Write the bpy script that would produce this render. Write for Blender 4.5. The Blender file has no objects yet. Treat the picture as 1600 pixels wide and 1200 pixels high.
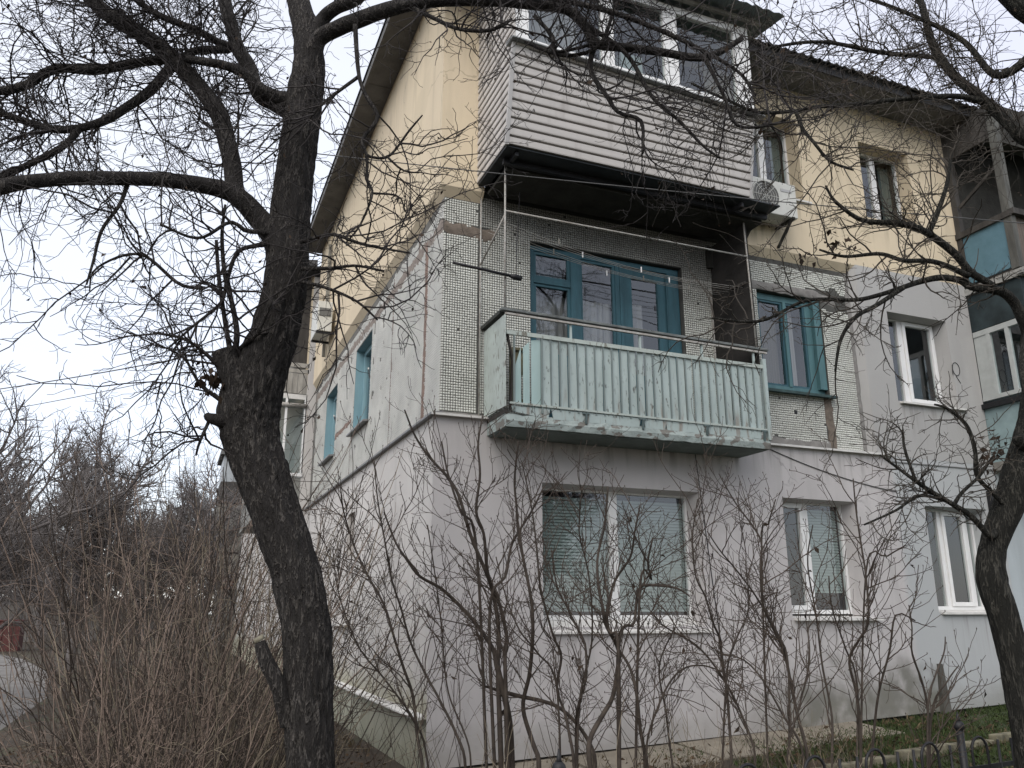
import bpy, math, random
import numpy as np
from mathutils import Vector, Matrix, noise

# ------------------------------------------------------------------ camera, world, sun, exposure
SC = bpy.context.scene
COL = SC.collection
def camera_basis(yaw=68.0, pitch=15.583):
    y = math.radians(yaw); p = math.radians(pitch)
    F = np.array([math.cos(y)*math.cos(p), math.sin(y)*math.cos(p), math.sin(p)])
    R = np.array([math.sin(y), -math.cos(y), 0.0]); U = np.cross(R, F)
    return R, U, F
R_, U_, F_ = camera_basis()
CAM = np.array([-2.50, -8.28, 1.55])
cd = bpy.data.cameras.new('camera'); cam = bpy.data.objects.new('camera', cd); COL.objects.link(cam)
cd.sensor_width = 36.0; cd.lens = 28.8; cd.clip_start = 0.05; cd.clip_end = 900
cam.matrix_world = Matrix(((R_[0], U_[0], -F_[0], CAM[0]), (R_[1], U_[1], -F_[1], CAM[1]), (R_[2], U_[2], -F_[2], CAM[2]), (0, 0, 0, 1)))
SC.camera = cam

SUN_EL, SUN_AZ = 44.0, 226.0        # direction the light comes from (azimuth from +X)
W = bpy.data.worlds.new('World'); SC.world = W; W.use_nodes = True
nt = W.node_tree; nt.nodes.clear()
sky = nt.nodes.new('ShaderNodeTexSky'); sky.sky_type = 'NISHITA'; sky.sun_disc = False
sky.sun_elevation = math.radians(SUN_EL); sky.sun_rotation = math.radians(90-SUN_AZ)
b1 = nt.nodes.new('ShaderNodeBackground'); b1.inputs[1].default_value = 0.05
nt.links.new(sky.outputs[0], b1.inputs[0])
tc = nt.nodes.new('ShaderNodeTexCoord'); nz = nt.nodes.new('ShaderNodeTexNoise'); nz.inputs['Scale'].default_value = 1.6; nz.inputs['Detail'].default_value = 5
nt.links.new(tc.outputs['Generated'], nz.inputs['Vector'])
cr = nt.nodes.new('ShaderNodeValToRGB'); cr.color_ramp.elements[0].position = .3; cr.color_ramp.elements[1].position = .7
cr.color_ramp.elements[0].color = (.74, .725, .79, 1); cr.color_ramp.elements[1].color = (.84, .84, .86, 1)
nt.links.new(nz.outputs['Fac'], cr.inputs[0])
b2 = nt.nodes.new('ShaderNodeBackground'); b2.inputs[1].default_value = 0.60; nt.links.new(cr.outputs[0], b2.inputs[0])
ad = nt.nodes.new('ShaderNodeAddShader'); ow = nt.nodes.new('ShaderNodeOutputWorld')
nt.links.new(b1.outputs[0], ad.inputs[0]); nt.links.new(b2.outputs[0], ad.inputs[1]); nt.links.new(ad.outputs[0], ow.inputs[0])
sl = bpy.data.lights.new('sun', 'SUN'); sl.energy = 1.5; sl.angle = math.radians(60); sl.color = (1, .945, .86)
so = bpy.data.objects.new('sun', sl); COL.objects.link(so)
a = math.radians(SUN_AZ); e = math.radians(SUN_EL)
sd = Vector((math.cos(a)*math.cos(e), math.sin(a)*math.cos(e), math.sin(e)))
so.rotation_euler = sd.to_track_quat('Z', 'Y').to_euler()
so.location = (-6, -6, 15)
SC.view_settings.view_transform = 'Standard'; SC.view_settings.look = 'None'
SC.view_settings.exposure = 0.80; SC.view_settings.gamma = 1.0; SC.view_settings.use_curve_mapping = False
SC.render.engine = 'CYCLES'
SC.cycles.transparent_max_bounces = 16

# ------------------------------------------------------------------ helpers
random.seed(7)
RNG = np.random.default_rng(11)

def tag(o, label=None, cat=None, group=None, kind=None):
    if label: o['label'] = label
    if cat: o['category'] = cat
    if group: o['group'] = group
    if kind: o['kind'] = kind
    return o

def empty(name, loc, label=None, cat=None, group=None):
    o = bpy.data.objects.new(name, None); COL.objects.link(o)
    o.location = loc; o.empty_display_size = .2
    return tag(o, label, cat, group)

def origin_of(o):
    v = Vector((0, 0, 0))
    while o is not None:
        v += Vector(o.location); o = o.parent
    return v

class MB:
    """collects shapes in world coordinates, links them as one mesh object"""
    def __init__(s): s.v = []; s.f = []; s.sm = []
    def add(s, vs, fs, smooth=False):
        n = len(s.v); s.v.extend([tuple(map(float, q)) for q in vs]); s.f.extend([tuple(i+n for i in q) for q in fs]); s.sm.extend([smooth]*len(fs)); return s
    def quad(s, a, b, c, d): return s.add([a, b, c, d], [(0, 1, 2, 3)])
    def box(s, x0, x1, y0, y1, z0, z1):
        if x0 > x1: x0, x1 = x1, x0
        if y0 > y1: y0, y1 = y1, y0
        if z0 > z1: z0, z1 = z1, z0
        return s.hexa([(x0, y0, z0), (x1, y0, z0), (x1, y1, z0), (x0, y1, z0), (x0, y0, z1), (x1, y0, z1), (x1, y1, z1), (x0, y1, z1)])
    def hexa(s, p): return s.add(p, [(0, 3, 2, 1), (4, 5, 6, 7), (0, 1, 5, 4), (1, 2, 6, 5), (2, 3, 7, 6), (3, 0, 4, 7)])
    def bar(s, p, q, w, h=None, up=(0, 0, 1)):
        h = h or w; p = Vector(p); q = Vector(q); t = (q-p).normalized(); up = Vector(up)
        if abs(t.dot(up)) > .95: up = Vector((1, 0, 0))
        a = t.cross(up).normalized()*w/2; b = a.cross(t).normalized()*h/2
        return s.hexa([p-a-b, p+a-b, p+a+b, p-a+b, q-a-b, q+a-b, q+a+b, q-a+b])
    def tube(s, pts, r, n=8, cap=True):
        pts = [Vector(p) for p in pts]; rs = r if isinstance(r, (list, tuple)) else [r]*len(pts)
        vs = []; fs = []
        prev = None
        for i, p in enumerate(pts):
            t = (pts[min(i+1, len(pts)-1)]-pts[max(i-1, 0)]).normalized()
            if prev is None:
                ref = Vector((0, 0, 1)) if abs(t.z) < .9 else Vector((1, 0, 0)); a = t.cross(ref).normalized()
            else: a = (prev - t*prev.dot(t)).normalized()
            prev = a; b = t.cross(a)
            for k in range(n):
                an = 2*math.pi*k/n; vs.append(p+(a*math.cos(an)+b*math.sin(an))*rs[i])
        for i in range(len(pts)-1):
            for k in range(n): fs.append((i*n+k, i*n+(k+1) % n, (i+1)*n+(k+1) % n, (i+1)*n+k))
        if cap: fs.append(tuple(range(n))[::-1]); fs.append(tuple((len(pts)-1)*n+k for k in range(n)))
        return s.add(vs, fs, True)
    def sphere(s, c, r, n=10, m=6, sz=1.0):
        vs = []; fs = []
        for i in range(m+1):
            ph = math.pi*i/m
            for k in range(n):
                th = 2*math.pi*k/n; vs.append((c[0]+r*math.sin(ph)*math.cos(th), c[1]+r*math.sin(ph)*math.sin(th), c[2]+r*sz*math.cos(ph)))
        for i in range(m):
            for k in range(n): fs.append((i*n+k, (i+1)*n+k, (i+1)*n+(k+1) % n, i*n+(k+1) % n))
        return s.add(vs, fs, True)
    def build(s, name, m, parent=None, label=None, kind=None, bevel=0):
        me = bpy.data.meshes.new(name); o = bpy.data.objects.new(name, me)
        og = origin_of(parent) if parent is not None else Vector((0, 0, 0))
        me.from_pydata([(x-og.x, y-og.y, z-og.z) for x, y, z in s.v], [], s.f)
        me.polygons.foreach_set('use_smooth', s.sm)
        me.materials.append(m); me.update()
        COL.objects.link(o)
        if parent is not None: o.parent = parent
        if bevel:
            b = o.modifiers.new('bevel', 'BEVEL'); b.width = bevel; b.segments = 2; b.limit_method = 'ANGLE'
        return tag(o, label, kind=kind)

def np_mesh(name, V, Fq, m, parent=None, origin=(0, 0, 0), kind=None, smooth=False, tri=False):
    """V [n,3], Fq [m,4] (or [m,3]) arrays -> object"""
    k = Fq.shape[1]
    me = bpy.data.meshes.new(name)
    V = np.asarray(V, dtype=np.float64)-np.asarray(origin)
    me.vertices.add(len(V)); me.vertices.foreach_set('co', V.astype(np.float32).ravel())
    me.loops.add(Fq.size); me.loops.foreach_set('vertex_index', Fq.astype(np.int32).ravel())
    me.polygons.add(len(Fq)); me.polygons.foreach_set('loop_start', np.arange(0, Fq.size, k, dtype=np.int32))
    me.polygons.foreach_set('loop_total', np.full(len(Fq), k, dtype=np.int32))
    if smooth: me.polygons.foreach_set('use_smooth', np.ones(len(Fq), dtype=bool))
    me.update(calc_edges=True); me.materials.append(m)
    o = bpy.data.objects.new(name, me); COL.objects.link(o)
    if parent is not None: o.parent = parent
    return tag(o, kind=kind)

def copy_tree(o, parent=None, **kw):
    c = o.copy(); COL.objects.link(c); c.parent = parent
    for ch in [q for q in COL.objects if q.parent is o]: copy_tree(ch, c)
    return c

# ------------------------------------------------------------------ materials
def mat(name, col, rough=.8, noise_amt=.15, scale=6.0, bump=.15, col2=None, metal=0.0, spec=.3, bscale=None, coords='Object', stretch=None, thr=None):
    m = bpy.data.materials.new(name); m.use_nodes = True; n = m.node_tree.nodes; l = m.node_tree.links
    bs = n['Principled BSDF']; bs.inputs['Roughness'].default_value = rough; bs.inputs['Metallic'].default_value = metal
    bs.inputs['Specular IOR Level'].default_value = spec
    t = n.new('ShaderNodeTexCoord'); mp = n.new('ShaderNodeMapping'); l.new(t.outputs['Object'], mp.inputs[0])
    if stretch: mp.inputs['Scale'].default_value = stretch
    a = n.new('ShaderNodeTexNoise'); a.inputs['Scale'].default_value = scale; a.inputs['Detail'].default_value = 6; a.inputs['Roughness'].default_value = .6
    l.new(mp.outputs[0], a.inputs['Vector'])
    r = n.new('ShaderNodeValToRGB')
    c2 = col2 or tuple(max(0, c*(1-2*noise_amt)) for c in col)
    if thr: r.color_ramp.elements[0].position = thr-.03; r.color_ramp.elements[1].position = thr+.03
    else: r.color_ramp.elements[0].position = .3; r.color_ramp.elements[1].position = .7
    r.color_ramp.elements[0].color = (*c2, 1); r.color_ramp.elements[1].color = (*col, 1)
    l.new(a.outputs['Fac'], r.inputs[0]); l.new(r.outputs[0], bs.inputs['Base Color'])
    if bump:
        b = n.new('ShaderNodeTexNoise'); b.inputs['Scale'].default_value = bscale or scale*8; b.inputs['Detail'].default_value = 4
        l.new(mp.outputs[0], b.inputs['Vector'])
        bp = n.new('ShaderNodeBump'); bp.inputs['Strength'].default_value = bump; bp.inputs['Distance'].default_value = .01
        l.new(b.outputs['Fac'], bp.inputs['Height']); l.new(bp.outputs[0], bs.inputs['Normal'])
    return m

def node_layer(m, col, build_fac):
    """mix a further colour over a material's base colour; build_fac(nodes, links) returns a 0..1 socket"""
    n = m.node_tree.nodes; l = m.node_tree.links; bs = n['Principled BSDF']
    src = bs.inputs['Base Color'].links[0].from_socket
    mx = n.new('ShaderNodeMix'); mx.data_type = 'RGBA'
    l.new(build_fac(n, l), mx.inputs['Factor']); l.new(src, mx.inputs[6]); mx.inputs[7].default_value = (*col, 1)
    l.new(mx.outputs[2], bs.inputs['Base Color'])
    return m

def mth(n, l, op, a, b=None, c=None):
    q = n.new('ShaderNodeMath'); q.operation = op; q.use_clamp = False
    for i, v in enumerate((a, b, c)):
        if v is None: continue
        if isinstance(v, (int, float)): q.inputs[i].default_value = v
        else: l.new(v, q.inputs[i])
    return q.outputs[0]
def smooth(n, l, v, lo, hi):
    q = n.new('ShaderNodeMapRange'); q.interpolation_type = 'SMOOTHSTEP'
    l.new(v, q.inputs[0]); q.inputs[1].default_value = lo; q.inputs[2].default_value = hi
    return q.outputs[0]
def wpos(n, l):
    g = n.new('ShaderNodeNewGeometry'); s = n.new('ShaderNodeSeparateXYZ'); l.new(g.outputs['Position'], s.inputs[0]); return g.outputs['Position'], s.outputs
def wnoise(n, l, scale, stretch=(1, 1, 1), detail=5):
    p, _ = wpos(n, l); mp = n.new('ShaderNodeMapping'); mp.inputs['Scale'].default_value = stretch; l.new(p, mp.inputs[0])
    a = n.new('ShaderNodeTexNoise'); a.inputs['Scale'].default_value = scale; a.inputs['Detail'].default_value = detail
    l.new(mp.outputs[0], a.inputs['Vector']); return a.outputs['Fac']

def stucco(name, col, col2):
    m = mat(name, col, .9, .05, 1.1, .35, col2=col2, bscale=90)
    # faint vertical rain streaks
    node_layer(m, tuple(c*.72 for c in col), lambda n, l: mth(n, l, 'MULTIPLY', smooth(n, l, wnoise(n, l, 3.0, (1.6, 1.6, .22)), .48, .8), .75))
    # uneven repaint patches, hairline cracks
    node_layer(m, tuple(c*.86 for c in col), lambda n, l: mth(n, l, 'MULTIPLY', smooth(n, l, wnoise(n, l, .75, (1, 1, 1.3), 8), .50, .57), .55))
    def cracks(n, l):
        p, _ = wpos(n, l); w = n.new('ShaderNodeTexNoise'); w.inputs['Scale'].default_value = 3; w.inputs['Detail'].default_value = 4; l.new(p, w.inputs['Vector'])
        v1 = n.new('ShaderNodeVectorMath'); v1.operation = 'SCALE'; v1.inputs['Scale'].default_value = .35; l.new(w.outputs['Color'], v1.inputs[0])
        v2 = n.new('ShaderNodeVectorMath'); v2.operation = 'ADD'; l.new(p, v2.inputs[0]); l.new(v1.outputs[0], v2.inputs[1])
        vo = n.new('ShaderNodeTexVoronoi'); vo.feature = 'DISTANCE_TO_EDGE'; vo.inputs['Scale'].default_value = .55; l.new(v2.outputs[0], vo.inputs['Vector'])
        return mth(n, l, 'MULTIPLY', mth(n, l, 'MULTIPLY', smooth(n, l, vo.outputs['Distance'], .006, .001), smooth(n, l, wnoise(n, l, 1.1), .48, .55)), .5)
    node_layer(m, tuple(c*.45 for c in col), cracks)
    return m
def drips(x0, x1, zt, ln, amt=.55):
    def f(n, l):
        _, q = wpos(n, l); st = smooth(n, l, wnoise(n, l, 6.5, (1.8, 1.8, .12), 6), .48, .68)
        fx = mth(n, l, 'MULTIPLY', smooth(n, l, q[0], x0-.04, x0+.05), smooth(n, l, q[0], x1+.04, x1-.05))
        fz = mth(n, l, 'MULTIPLY', smooth(n, l, q[2], zt-ln, zt-.03), smooth(n, l, q[2], zt+.01, zt))
        return mth(n, l, 'MULTIPLY', mth(n, l, 'MULTIPLY', st, fx), mth(n, l, 'MULTIPLY', fz, amt))
    return f
def splash(n, l):
    _, q = wpos(n, l); z = mth(n, l, 'SUBTRACT', q[2], mth(n, l, 'MULTIPLY', q[0], .04))
    z = mth(n, l, 'ADD', z, mth(n, l, 'MULTIPLY', mth(n, l, 'SUBTRACT', wnoise(n, l, 3.5, (1, 1, 1), 8), .5), .9))
    return mth(n, l, 'MULTIPLY', smooth(n, l, z, .55, .08), .38)
GREY = stucco('grey_stucco', (.40, .395, .385), (.35, .345, .335))
SIDEW = stucco('pale_side_stucco', (.55, .53, .505), (.48, .46, .44))
YEL = stucco('yellow_stucco', (.63, .535, .385), (.58, .49, .36))
PALEBLUE = stucco('pale_blue_stucco', (.42, .46, .48), (.37, .41, .43))
# mould at the foot of the front wall (a stain with its own shape)
def mould(n, l):
    _, s = wpos(n, l)
    nz1 = mth(n, l, 'MULTIPLY', mth(n, l, 'SUBTRACT', wnoise(n, l, 2.2), .5), 1.4)
    z = mth(n, l, 'ADD', s[2], nz1)
    fz = smooth(n, l, z, 1.15, .55)
    fx = mth(n, l, 'MULTIPLY', smooth(n, l, s[0], 3.6, 4.5), smooth(n, l, s[0], 6.75, 6.6))
    fine = smooth(n, l, wnoise(n, l, 4.5), .15, .62)
    return mth(n, l, 'MULTIPLY', mth(n, l, 'MULTIPLY', mth(n, l, 'MULTIPLY', fz, fx), fine), .85)
node_layer(GREY, (.12, .12, .10), mould)
def bluejoin(n, l):
    _, s = wpos(n, l); return mth(n, l, 'MULTIPLY', smooth(n, l, mth(n, l, 'ADD', s[0], mth(n, l, 'MULTIPLY', s[2], -.0)), 6.25, 6.4), .85)
GREYLOW = stucco('grey_ground_floor_stucco', (.50, .48, .475), (.45, .43, .425))
node_layer(GREYLOW, (.37, .39, .395), bluejoin)
node_layer(GREYLOW, (.12, .12, .10), mould)
for a_ in ((1.26, 3.26, 1.33, .7), (4.46, 5.78, 1.45, .8), (6.86, 8.02, 1.5, .7), (.4, 6.3, 3.56, .5), (.5, 3.9, 3.40, .3)): node_layer(GREYLOW, (.22, .21, .195), drips(*a_))
node_layer(GREYLOW, (.17, .165, .13), splash)
node_layer(GREY, (.22, .21, .195), drips(6.62, 7.86, 4.36, .7))
def acstain(n, l):
    _, s = wpos(n, l)
    st = smooth(n, l, wnoise(n, l, 7.0, (1.5, 1.5, .25)), .42, .6)
    return mth(n, l, 'MULTIPLY', mth(n, l, 'MULTIPLY', mth(n, l, 'MULTIPLY', smooth(n, l, s[0], 4.05, 4.2), smooth(n, l, s[0], 5.0, 4.6)), smooth(n, l, s[2], 6.3, 6.85)), mth(n, l, 'MULTIPLY', st, .8))
node_layer(YEL, (.14, .12, .09), acstain)
node_layer(YEL, (.30, .25, .18), drips(-.1, 8.3, 8.97, .6, .45)); node_layer(YEL, (.30, .25, .18), drips(4.4, 7.5, 7.15, .6, .5))
PLINTH = stucco('stained_plinth_render', (.40, .40, .33), (.33, .32, .25))
def damp(n, l):
    _, s = wpos(n, l); return mth(n, l, 'MULTIPLY', smooth(n, l, mth(n, l, 'ADD', s[2], mth(n, l, 'MULTIPLY', wnoise(n, l, 5, (1, 1, .3)), .5)), .75, .1), .6)
node_layer(PLINTH, (.13, .14, .09), damp)
node_layer(SIDEW, (.30, .29, .19), lambda n, l: mth(n, l, 'MULTIPLY', smooth(n, l, mth(n, l, 'ADD', wpos(n, l)[1][2], mth(n, l, 'MULTIPLY', wnoise(n, l, 4), .5)), 1.3, .75), .75))
CONC = mat('old_concrete', (.22, .21, .19), .95, .2, 7, .5)
GROUT = mat('dark_grout', (.10, .10, .092), .95, .2, 9, .4)
GROUTL = mat('pale_grout', (.17, .165, .15), .95, .2, 9, .4)
MORTAR = mat('brown_mortar', (.20, .165, .135), .95, .25, 12, .6)
MORTARG = mat('grey_mortar', (.26, .25, .235), .95, .2, 10, .6)
TILE = mat('white_mosaic_tile', (.62, .63, .58), .35, .12, 2.2, .05, spec=.4)
TILESIDE = mat('white_mosaic_side', (.60, .60, .56), .4, .16, 2.0, .05, spec=.4)
def balcony_shade(n, l):  # shade under the upper balcony, painted into the tile and grout colours
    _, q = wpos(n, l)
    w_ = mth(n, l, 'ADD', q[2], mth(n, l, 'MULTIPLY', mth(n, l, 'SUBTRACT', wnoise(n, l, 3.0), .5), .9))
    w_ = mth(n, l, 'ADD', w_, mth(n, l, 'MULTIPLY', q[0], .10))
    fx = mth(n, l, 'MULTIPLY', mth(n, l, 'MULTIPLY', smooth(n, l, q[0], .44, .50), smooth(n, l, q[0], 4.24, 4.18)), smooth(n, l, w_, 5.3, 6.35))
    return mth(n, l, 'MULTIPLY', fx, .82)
node_layer(TILE, (.10, .095, .085), balcony_shade); node_layer(GROUT, (.03, .03, .028), balcony_shade)
PVC = mat('white_pvc', (.74, .74, .73), .35, .04, 3, 0, spec=.4)
FLASH = mat('white_metal_flashing', (.66, .65, .62), .45, .12, 9, .05)
DARKFL = mat('grey_metal_flashing', (.22, .22, .22), .5, .12, 9, .05)
BLUE = mat('teal_blue_painted_wood', (.042, .115, .145), .55, .2, 14, .25, col2=(.03, .075, .095), stretch=(1, 1, .2))
BLUEL = mat('light_blue_painted_wood', (.20, .33, .37), .55, .2, 10, .25, col2=(.15, .26, .30), stretch=(1, 1, .2))
SHEET = mat('blue_painted_sheet', (.10, .19, .24), .6, .2, 5, .15, col2=(.075, .15, .19))
MINT = mat('peeling_mint_paint', (.41, .485, .475), .7, .1, 3.5, .15, col2=(.345, .41, .40))
def chips(lo, hi, sc=16, st=(1, 1, .35)):
    def f(n, l):
        big = smooth(n, l, wnoise(n, l, 2.3), .40, .62)
        fine = smooth(n, l, wnoise(n, l, sc, st, 8), lo, hi)
        return mth(n, l, 'MULTIPLY', mth(n, l, 'ADD', mth(n, l, 'MULTIPLY', big, .8), .2), fine)
    return f
node_layer(MINT, (.13, .14, .13), chips(.575, .66, 30))
node_layer(MINT, (.17, .09, .05), lambda n, l: mth(n, l, 'MULTIPLY', mth(n, l, 'MULTIPLY', smooth(n, l, wnoise(n, l, 9, (1.6, 1.6, .2), 6), .52, .66), smooth(n, l, wpos(n, l)[1][2], 3.95, 3.62)), .55))
MINTS = mat('peeling_pale_paint', (.42, .475, .445), .7, .1, 4, .2, col2=(.35, .39, .365))
node_layer(MINTS, (.17, .165, .14), chips(.56, .63, 30))
SLABP = mat('flaking_slab_paint', (.33, .38, .365), .8, .12, 5, .8, col2=(.23, .27, .26), bscale=30)
node_layer(SLABP, (.16, .155, .14), lambda n, l: smooth(n, l, wnoise(n, l, 9, (1, 1, 1.6), 9), .53, .57))
VINYL = mat('pale_vinyl_siding', (.49, .465, .44), .5, .05, 3, .05, col2=(.43, .41, .39), stretch=(.5, .5, 6))
node_layer(VINYL, (.24, .22, .20), lambda n, l: mth(n, l, 'MULTIPLY', smooth(n, l, wnoise(n, l, 5.0, (1.5, 1.5, .25), 6), .50, .78), .6))
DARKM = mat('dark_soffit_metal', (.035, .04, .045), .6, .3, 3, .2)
DARKB = mat('dark_underside', (.05, .048, .042), .9, .3, 4, .5)  # near-black colour for undersides, brackets and loggia boards
STEEL = mat('pale_grey_pipe', (.42, .42, .40), .5, .2, 20, .1, col2=(.25, .22, .19))
IRON = mat('black_iron', (.018, .018, .02), .5, .2, 20, .1)
RAIL = mat('worn_grey_handrail', (.20, .22, .215), .7, .25, 18, .4, col2=(.07, .075, .075), stretch=(.3, 1, 1))
DARKW = mat('dark_weathered_wood', (.07, .065, .06), .85, .3, 8, .5, stretch=(1, 1, .2))
GREYW = mat('grey_weathered_wood', (.26, .25, .22), .85, .25, 8, .5, stretch=(1, 1, .2))
ROOF = mat('old_slate_roof', (.075, .078, .085), .85, .25, 5, .5)
SOFF = mat('grey_eave_board', (.15, .148, .145), .85, .2, 4, .3)
GREENM = mat('grey_green_canopy', (.13, .16, .16), .6, .15, 4, .1)
ACW = mat('aged_white_casing', (.58, .58, .54), .5, .08, 6, .05)
ACG = mat('fan_grille_grey', (.14, .14, .135), .6, .15, 30, .2)
ROOM = mat('dim_room', (.045, .045, .045), .9, .2, 3, 0)
BLIND = mat('grey_green_blind', (.34, .375, .36), .6, .05, 3, 0)
CURT = mat('brown_curtain', (.15, .125, .11), .9, .2, 3, 0, stretch=(14, 14, .3))
LACE = mat('pale_net_curtain', (.33, .305, .31), .9, .15, 3, 0, stretch=(14, 14, .3))
BRICKM = mat('red_sheet', (.13, .045, .04), .6, .2, 5, .1)
LEAF = mat('dead_brown_leaf', (.05, .032, .02), .8, .3, 5, 0)
def glass():
    m = bpy.data.materials.new('window_glass'); m.use_nodes = True; n = m.node_tree.nodes; l = m.node_tree.links; n.clear()
    o = n.new('ShaderNodeOutputMaterial'); mx = n.new('ShaderNodeMixShader'); t = n.new('ShaderNodeBsdfTransparent'); g = n.new('ShaderNodeBsdfGlossy')
    t.inputs[0].default_value = (.80, .86, .85, 1); g.inputs['Roughness'].default_value = .015; g.inputs[0].default_value = (.95, .97, 1, 1)
    lw = n.new('ShaderNodeLayerWeight'); lw.inputs[0].default_value = .5
    fr_ = mth(n, l, 'ADD', mth(n, l, 'MULTIPLY', mth(n, l, 'POWER', lw.outputs['Facing'], 4.0), .85), .10)
    tcn = n.new('ShaderNodeTexCoord'); nn = n.new('ShaderNodeTexNoise'); nn.inputs['Scale'].default_value = 2.5; nn.inputs['Detail'].default_value = 1
    l.new(tcn.outputs['Object'], nn.inputs['Vector'])
    bp = n.new('ShaderNodeBump'); bp.inputs['Strength'].default_value = .05; bp.inputs['Distance'].default_value = .02
    l.new(nn.outputs['Fac'], bp.inputs['Height']); l.new(bp.outputs[0], g.inputs['Normal'])
    l.new(fr_, mx.inputs[0]); l.new(t.outputs[0], mx.inputs[1]); l.new(g.outputs[0], mx.inputs[2]); l.new(mx.outputs[0], o.inputs[0])
    return m
GLASS = glass()
def bark(name, c1, c2, sc, bump, st=(1, 1, .14)):
    m = bpy.data.materials.new(name); m.use_nodes = True; n = m.node_tree.nodes; l = m.node_tree.links; bs = n['Principled BSDF']
    bs.inputs['Roughness'].default_value = .9; bs.inputs['Specular IOR Level'].default_value = .25
    t = n.new('ShaderNodeTexCoord'); mp = n.new('ShaderNodeMapping'); mp.inputs['Scale'].default_value = st; l.new(t.outputs['Object'], mp.inputs[0])
    def nz(scale, det, vec=mp.outputs[0]):
        d = n.new('ShaderNodeTexNoise'); d.inputs['Scale'].default_value = scale; d.inputs['Detail'].default_value = det; d.inputs['Roughness'].default_value = .6; d.inputs['Distortion'].default_value = .5; l.new(vec, d.inputs['Vector']); return d.outputs['Fac']
    ridge = lambda q: mth(n, l, 'SUBTRACT', 1, mth(n, l, 'MULTIPLY', mth(n, l, 'ABSOLUTE', mth(n, l, 'SUBTRACT', q, .5)), 11))
    r1 = smooth(n, l, ridge(nz(sc, 3)), .35, 1.0); r2 = smooth(n, l, ridge(nz(sc*2.3, 3)), .45, 1.0); fine = nz(90, 4, t.outputs['Object'])
    h = mth(n, l, 'ADD', mth(n, l, 'MULTIPLY', r1, .65), mth(n, l, 'MULTIPLY', r2, .35))
    hc = mth(n, l, 'ADD', mth(n, l, 'MULTIPLY', h, mth(n, l, 'ADD', fine, .3)), mth(n, l, 'MULTIPLY', mth(n, l, 'SUBTRACT', nz(7, 5, t.outputs['Object']), .4), .5))
    r = n.new('ShaderNodeValToRGB'); r.color_ramp.elements[0].position = .15; r.color_ramp.elements[1].position = .95; r.color_ramp.elements[0].color = (*c1, 1); r.color_ramp.elements[1].color = (*c2, 1)
    l.new(hc, r.inputs[0]); l.new(r.outputs[0], bs.inputs['Base Color'])
    bp = n.new('ShaderNodeBump'); bp.inputs['Strength'].default_value = bump; bp.inputs['Distance'].default_value = .02
    l.new(mth(n, l, 'ADD', h, mth(n, l, 'MULTIPLY', fine, .3)), bp.inputs['Height']); l.new(bp.outputs[0], bs.inputs['Normal'])
    return m
BARK = bark('dark_furrowed_bark', (.020, .018, .017), (.115, .105, .095), 20, 1.0, (1, 1, .2))
BARKR = bark('dark_mossy_bark', (.012, .012, .010), (.10, .095, .08), 24, .9)
TWIG = mat('dark_twig_bark', (.04, .035, .034), .85, .2, 20, 0)
TWIGR = mat('brown_twig_bark', (.065, .056, .046), .85, .2, 20, 0)
STEM = mat('olive_grey_stem_bark', (.07, .056, .045), .85, .25, 14, .2, col2=(.03, .024, .02))
STEMT = mat('grey_brown_shoot_bark', (.085, .066, .053), .85, .2, 14, 0)
THICK = mat('reddish_brown_shoot_bark', (.27, .205, .165), .85, .25, 10, 0)
THICK2 = mat('straw_brown_shoot_bark', (.27, .225, .165), .85, .25, 10, 0)
FARB = mat('haze_lightened_bark', (.16, .145, .14), .9, .15, 4, 0)  # bark colour lightened to stand in for distance haze
CUT = mat('cut_wood', (.26, .24, .18), .9, .25, 30, .3)

# ------------------------------------------------------------------ ground and setting
def ground_h(x, y):
    s = .02 + .045*x
    s = max(-.20, min(.42, s))
    return s

def build_ground():
    xs = np.concatenate([np.linspace(-300, -20, 14), np.linspace(-18, 18, 145), np.linspace(20, 300, 14)])
    ys = np.concatenate([np.linspace(-120, -18, 8), np.linspace(-16, 14, 121), np.linspace(16, 60, 23), np.linspace(70, 600, 12)])
    V = []
    for y in ys:
        for x in xs:
            near = abs(x) < 20 and -18 < y < 20
            h = ground_h(x, y) + ((noise.noise(Vector((x*1.3, y*1.3, 0)))*.035 + noise.noise(Vector((x*5, y*5, 3)))*.012) if near and x > -3.6 else 0)
            if -.4 < y < 9 and -.3 < x < 8.4: h = ground_h(x, y)-.02
            V.append((x, y, h))
    nx = len(xs); Fq = [(j*nx+i, j*nx+i+1, (j+1)*nx+i+1, (j+1)*nx+i) for j in range(len(ys)-1) for i in range(nx-1)]
    m = mat('soil_and_litter', (.075, .058, .042), .95, .3, 3, .8, col2=(.035, .03, .024), bscale=40)
    def green(n, l):
        _, s = wpos(n, l)
        fx = smooth(n, l, mth(n, l, 'ADD', s[0], mth(n, l, 'MULTIPLY', wnoise(n, l, 2.0), 2.5)), 5.0, 6.6)
        return mth(n, l, 'MULTIPLY', fx, .9)
    node_layer(m, (.035, .05, .02), green)
    def grn2(n, l):
        return mth(n, l, 'MULTIPLY', smooth(n, l, wnoise(n, l, 1.3), .5, .65), .6)
    node_layer(m, (.055, .06, .03), grn2)
    o = np_mesh('ground', np.array(V), np.array(Fq), m, smooth=True); tag(o, kind='structure')
    return o
build_ground()
ASPH = mat('worn_asphalt', (.21, .20, .19), .95, .2, 1.5, .6, col2=(.13, .125, .115), bscale=60)
mb = MB()
pw = [(-9.6, -12, -5.2, -12), (-8.0, -2, -4.3, -2), (-7.5, 4, -4.05, 4), (-7.2, 9, -4.15, 9), (-6.9, 14, -4.9, 14), (-7.4, 20, -5.4, 20), (-9.5, 30, -7.6, 30), (-15, 45, -12.5, 45), (-40, 80, -36, 80)]
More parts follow.
